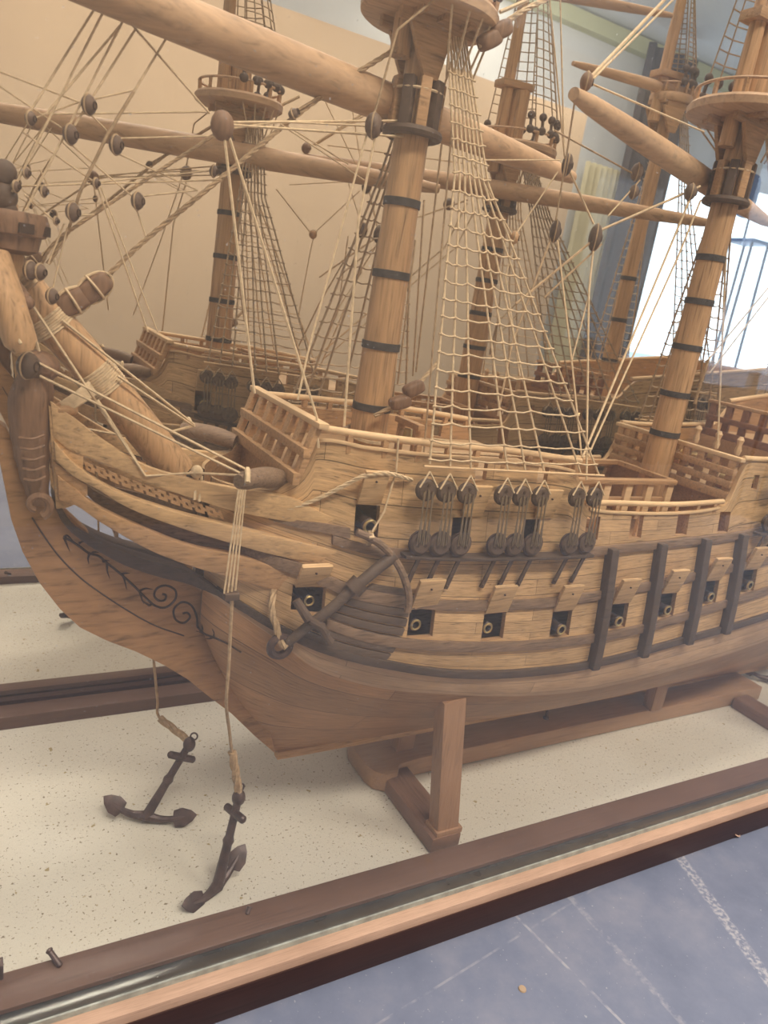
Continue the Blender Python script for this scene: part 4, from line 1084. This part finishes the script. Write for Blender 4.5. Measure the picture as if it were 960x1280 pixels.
anchor('hanging_anchor', c1, h1, (onz(240, 1129, .004), onz(298, 1070, .020)), .036, 'dark anchor hanging by a cord nearest the front glass, under the bow', None,
       [seat(ony(290, 750, .497)), ony(286, 830, .452), ony(283, 880, .454), ony(287, 915, h1.y-.01), ony(290, 940, h1.y), h1], stockdir=(.3, -1, .4))
c2 = onz(183, 1020, .007); h2 = onz(238, 928, .078)
anchor('hanging_anchor', c2, h2, (onz(141, 1004, .014), onz(232, 1021, .009)), .044, 'dark anchor with both flukes spread, resting on the cream board behind the front anchor', None,
       [seat(V((.150, .690, .345))), ony(188, 760, .63), ony(192, 822, .622), ony(197, 875, .612), ony(200, 898, .607), h2], stockdir=(1, .1, -.1))
# stowed anchor lashed to the bow planks
SEAT = True
root = empty('stowed_anchor', seat(hit(350, 808, .01))); tag(root, 'dark wooden-stocked anchor lashed flat against the bow planking', 'anchor')
def HH(u, v, off=.011): return hit(u, v, off)
m = MB(); m.tube([HH(u, v) for u, v in ((360,803),(385,783),(415,760),(446,732),(470,712),(493,694))], [.0042, .0044, .0045, .0048, .0050, .0052], 10); m.build('shank', M_lining, root)
m = MB(); m.tube(resample([HH(u, v, .012) for u, v in ((446,665),(462,672),(480,684),(497,705),(507,728),(511,748),(509,765))], .004), .0033, 9); m.build('arm', M_wale, root)
m = MB(); m.tube([HH(370,750,.018), HH(386,775,.019)], [.0036, .0042], 9); m.tube([HH(386,775,.018), HH(401,783,.012), HH(413,803,.010)], [.003, .0042, .0040], 9); m.build('stock', M_dark2, root)
m = MB(); m.tube([HH(440,738,.0105), HH(451,727,.0105)], .0082, 12); m.build('hoop', M_dark2, root)
m = MB(); c = HH(350, 808, .012); m.tube([c+V((.0085*math.cos(t), 0, .0085*math.sin(t))) for t in [2*math.pi*k/24 for k in range(24)]], .0036, 8, closed=True); m.build('ring', M_iron, root)
m = MB(); m.rope([HH(345,733,-.01), HH(341,745,.008), HH(340,765,.012), HH(346,785,.014), HH(350,800,.014), HH(358,810,.016)], .0030); m.build('cable', M_ropeb, root)
m = MB(); 
for k in range(3): m.tube([HH(461+k*2,664,.004), HH(463+k*2,672,.017), HH(459+k*2,681,.004)], .0009, 6)
m.build('lashing', M_rope, root)
SEAT = False
# anchor at the far right behind the stand, mostly out of frame
c3 = onz(963, 849, .008); t3 = onz(934, 836, .013)
anchor('hanging_anchor', c3, c3+V((.055, .03, .05)), (t3, c3+(c3-t3)+V((0, 0, .01))), .040, 'small dark anchor at the far right edge beyond the stand foot', None, None, ring=False)
# ------------------------------------------------------------------ pins and bits on the board
def pin(a, b, r, name, label, cat):
    m = MB(); a = V(a); b = V(b); ax = (b-a); l = ax.length
    m.lathe([(r*.6, 0), (r, l*.06), (r, l*.82), (r*1.25, l*.86), (r*1.25, l*.94), (r*.5, l)], a, axis=ax, n=12); o = m.build(name, M_iron, None); tag(o, label, cat)
pin(onz(76, 1208, .0125), onz(60, 1186, .020), .0020, 'peg', 'dark peg leaning on the front rail at the lower left corner', 'peg')
pin(onz(309, 1143, .0122), onz(312, 1133, .016), .0017, 'peg', 'tiny dark peg at the front rail just right of the front anchor', 'peg')
m = MB(); m.box(onz(1, 1219, .012), (.003, .008, .024)); o = m.build('corner_bracket', M_iron, None, bevel=.0005); tag(o, 'dark metal corner bracket at the left edge of the front rail', 'bracket')
def shaving(u, v, s, label, col=M_bead, zz=ZT):
    p = onz(u, v, zz+.002); m = MB(); P = []
    for i in range(16):
        a = i*.55; P.append(p+V((math.cos(a)*s*.5+i*s*.07, math.sin(a)*s*.35, s*.25+.3*s*math.sin(a*.8))))
    T = [q+V((0, s*.1, s*.15)) for q in P]; vs = []
    for a, b in zip(P, T): vs += [a, b, b+V((0,.0004,.0002)), a+V((0,.0004,.0002))]
    fs = []
    for i in range(15):
        o = i*4
        for k in range(4): fs.append((o+k, o+(k+1) % 4, o+4+(k+1) % 4, o+4+k))
    m.add(vs, fs); ob = m.build('wood_shaving', col, None); tag(ob, label, 'wood shaving')
M_yel = plain('pale_yellow_chip', (.55, .48, .28), .7, noise=.3, nscale=400)
shaving(708, 1116, .007, 'pale yellow shaving on the table against the black plinth', M_yel)
shaving(918, 1046, .008, 'curled pinkish shaving hanging at the plinth edge near the right side')
shaving(505, 1187, .005, 'grey fluff of shavings on the table below the plinth middle', M_yel)
shaving(378, 1228, .003, 'tiny shaving on the table near the lower left of the plinth', M_yel)
m = MB(); p = onz(653, 1236, ZT+.0006); m.lathe([(.0001, -.0004), (.0035, -.0004), (.003, .0007), (.0001, .0009)], p, n=14); o = m.build('paint_blob', plain('ochre_spot', (.42, .30, .2), .7), None); tag(o, 'small ochre blob dried on the blue table top', 'blob')

# ------------------------------------------------------------------ THE ROOM (seen in the mirror and the glass)
def mir(p): return V((p.x, 2*YM-p.y, p.z))
def room_pt(u, v, y): return mir(ony(u, v, 2*YM-y))
ZF = -.78; ZCEIL = 2.62
print('ROOM', room_pt(760, 65, -3.2), room_pt(728,160,-3.2))
M_wall = plain('pale_wall', (.82, .82, .80), .9, noise=.03, nscale=2)
M_ceil = plain('ceiling_white', (.80, .82, .86), .9, noise=.02, nscale=2)
M_floor = plain('floor_vinyl', (.16, .17, .20), .6, noise=.15, nscale=4)
M_panel = plain('beige_panel', (.64, .455, .29), .85, noise=.03, nscale=3)
M_cream = plain('cream_cornice', (.66, .66, .42), .8)
M_curt = plain('cream_curtain', (.72, .64, .42), .9, noise=.05, nscale=5)
M_drape = plain('grey_drape', (.07, .062, .07), .9, noise=.15, nscale=5)
M_bluec = plain('blue_drape', (.22, .30, .42), .9, noise=.1, nscale=5)
M_sky = emis('daylight', (.56, .78, 1.0), 1.35)
YW = -3.2
m = MB(); m.box((2.2, -.4, ZF-.05), (11, 6.4, .1)); o = m.build('floor', M_floor); tag(o, kind='structure')
m = MB(); m.box((2.2, -.4, ZCEIL+.05), (11, 6.4, .1)); o = m.build('ceiling', M_ceil); tag(o, kind='structure')
m = MB()
wx0, wx1 = room_pt(800, 300, YW).x-.35, 7.2; wz0, wz1 = .15, 1.95
m.box(((wx0-3.3)/2, YW-.05, (ZF+ZCEIL)/2), (wx0+3.3, .1, ZCEIL-ZF)); m.box(((wx0+wx1)/2, YW-.05, (wz1+ZCEIL)/2), (wx1-wx0, .1, ZCEIL-wz1)); m.box(((wx0+wx1)/2, YW-.05, (wz0+ZF)/2), (wx1-wx0, .1, wz0-ZF)); m.box((wx1+.3, YW-.05, (ZF+ZCEIL)/2), (.6, .1, ZCEIL-ZF))
o = m.build('wall_back', M_wall); tag(o, kind='structure')
m = MB(); m.box((7.8, -.4, (ZF+ZCEIL)/2), (.1, 6.4, ZCEIL-ZF)); o = m.build('wall_right', M_wall); tag(o, kind='structure')
m = MB(); m.box((2.2, YW+.04, ZCEIL-.06), (11, .08, .10)); o = m.build('trim_1', M_cream); tag(o, kind='structure')
win = MB()
for x in (wx0+.03, wx0+1.25, wx0+2.45, wx1-.03): win.box((x, YW-.03, (wz0+wz1)/2), (.07, .06, wz1-wz0))
win.box(((wx0+wx1)/2, YW-.03, wz1-.03), (wx1-wx0, .06, .06)); win.box(((wx0+wx1)/2, YW-.03, wz0+.03), (wx1-wx0, .06, .06))
o = win.build('window_1', M_wall); tag(o, kind='structure')
m = MB(); m.box(((wx0+wx1)/2, YW-.4, (wz0+wz1)/2), (wx1-wx0+1, .02, wz1-wz0+.6)); o = m.build('daylight_sheet', M_sky); tag(o, kind='structure')  # glowing sheet added outside the window in place of the sky
# beige partition
e = room_pt(728, 160, -2.5).x
m = MB(); m.box(((e-4.2)/2, -2.5, (ZF+1.79)/2), (e+4.2, .06, 1.79-ZF)); o = m.build('partition_panel', M_panel, None, bevel=.01); tag(o, 'tall beige partition panel standing across the room, seen in the mirror', 'partition')
def drape(u0, u1, vtop, y, mat, name, label, n=40, amp=.03, cat='curtain', zb=-.4, lean=0):
    a = room_pt(u0, vtop, y).x; b = room_pt(u1, vtop, y).x; m = MB(); zt = min(ZCEIL-.12, room_pt((u0+u1)/2, vtop, y).z); T = []; B = []
    for i in range(n+1):
        x = a+(b-a)*i/n; yy = y+amp*math.sin(i*1.3); T.append(V((x, yy, zt))); B.append(V((x+lean, yy, zb)))
    m.band(T, B, .01); o = m.build(name, mat); tag(o, label, cat)
drape(732, 792, 210, YW+.14, M_curt, 'curtain', 'cream pleated curtain beside the bright window, seen in the mirror')
drape(795, 812, 230, YW+.18, M_bluec, 'curtain', 'narrow blue-grey curtain in front of the window, seen in the mirror', n=12)
drape(838, 902, -60, YW+.30, M_drape, 'curtain', 'dark grey gathered curtain crossing the window, seen in the mirror', n=16)
p = room_pt(933, 245, YW+.4)
bag = empty('chair', (p.x, p.y, ZF)); tag(bag, 'blue plastic chair back against the bright window, right of the main mast in the mirror', 'chair')
# high stool-type chair: backrest, seat and four legs
m = MB(); out = [V((p.x+.11*math.copysign(abs(math.cos(t))**.6, math.cos(t)), p.y, p.z+.17*math.copysign(abs(math.sin(t))**.6, math.sin(t)))) for t in [2*math.pi*k/28 for k in range(28)]]
M_blue = plain('blue_plastic', (.05, .13, .32), .4)
m.prism(out, (0, .03, 0)); m.build('backrest', M_blue, bag, bevel=.008)
m = MB(); m.box((p.x, p.y+.14, p.z-.36), (.26, .28, .03)); m.build('seat', M_blue, bag, bevel=.01)
for sx in (-1, 1):
    m = MB(); m.tube([V((p.x+sx*.1, p.y+.01, p.z-.36)), V((p.x+sx*.1, p.y+.005, p.z-.1))], .01, 8); m.build('back_support', M_drape, bag)
    for sy in (0, 1):
        m = MB(); m.tube([V((p.x+sx*.1, p.y+.03+sy*.22, p.z-.37)), V((p.x+sx*.13, p.y+sy*.26, ZF))], .012, 8); m.build('leg', M_drape, bag)
# ceiling lamps
M_lampw = emis('lamp_diffuser', (1.0, .93, .82), 9.0)
def lamp(x, y, w, d, label):
    r = empty('ceiling_lamp', (x, y, ZCEIL)); tag(r, label, 'lamp')
    m = MB(); m.box((x, y, ZCEIL-.02), (w+.06, d+.06, .04)); m.build('housing', M_wall, r, bevel=.005)
    m = MB(); m.box((x, y, ZCEIL-.045), (w, d, .012)); m.build('diffuser', M_lampw, r)
def glassref(u, v, z=ZCEIL-.05):
    d = ray(u, v); t = YG/d.y; p = CAM+d*t; d2 = V((d.x, -d.y, d.z)); return p+d2*((z-p.z)/d2.z)
q = onz(460, 28, ZCEIL-.05); q = mir(q); 
g = glassref(165, 18)
print('LAMP', q, g)
lamp(q.x, max(q.y, -2.9), .5, .5, 'square ceiling lamp above the partition edge')
lamp(.3, -.9, 1.3, .35, 'long ceiling lamp over the left front of the case')
lamp(1.9, -.9, 1.3, .35, 'long ceiling lamp over the right front of the case')
lamp(.6, .6, 1.3, .35, 'long ceiling lamp directly over the case')

# ------------------------------------------------------------------ light
w = bpy.data.worlds.new('world'); scn.world = w; w.use_nodes = True
bg = w.node_tree.nodes['Background']; bg.inputs[0].default_value = (.95, .97, 1.0, 1); bg.inputs[1].default_value = .55
def area(name, loc, target, size, power, col):
    ld = bpy.data.lights.new(name, 'AREA'); ld.shape = 'RECTANGLE'; ld.size = size[0]; ld.size_y = size[1]; ld.energy = power; ld.color = col
    o = bpy.data.objects.new(name, ld); COL.objects.link(o); o.location = loc; o.rotation_euler = (V(target)-V(loc)).to_track_quat('-Z', 'Y').to_euler(); return o
area('overhead_light', (.3, -.9, ZCEIL-.08), (.3, -.9, 0), (1.2, .3), 44, (1, .93, .84))
area('overhead_light', (1.9, -.9, ZCEIL-.08), (1.9, -.9, 0), (1.2, .3), 36, (1, .93, .84))
area('window_light', ((wx0+wx1)/2, YW+.12, 1.1), ((wx0+wx1)/2-.8, 0, 1.3), (2.6, 1.5), 24, (.85, .93, 1))
area('overhead_light', (3.2, -2.0, ZCEIL-.3), (3.6, -3.2, 1.2), (1.0, .3), 12, (1, .96, .9))  # added fill without a fixture, brightens the far wall
area('overhead_light', (.6, .6, ZCEIL-.08), (.6, .6, 0), (1.2, .3), 16, (1, .93, .84))
vs = scn.view_settings; vs.view_transform = 'Standard'; vs.look = 'None'; vs.gamma = 1; vs.use_curve_mapping = False; vs.exposure = 0.06
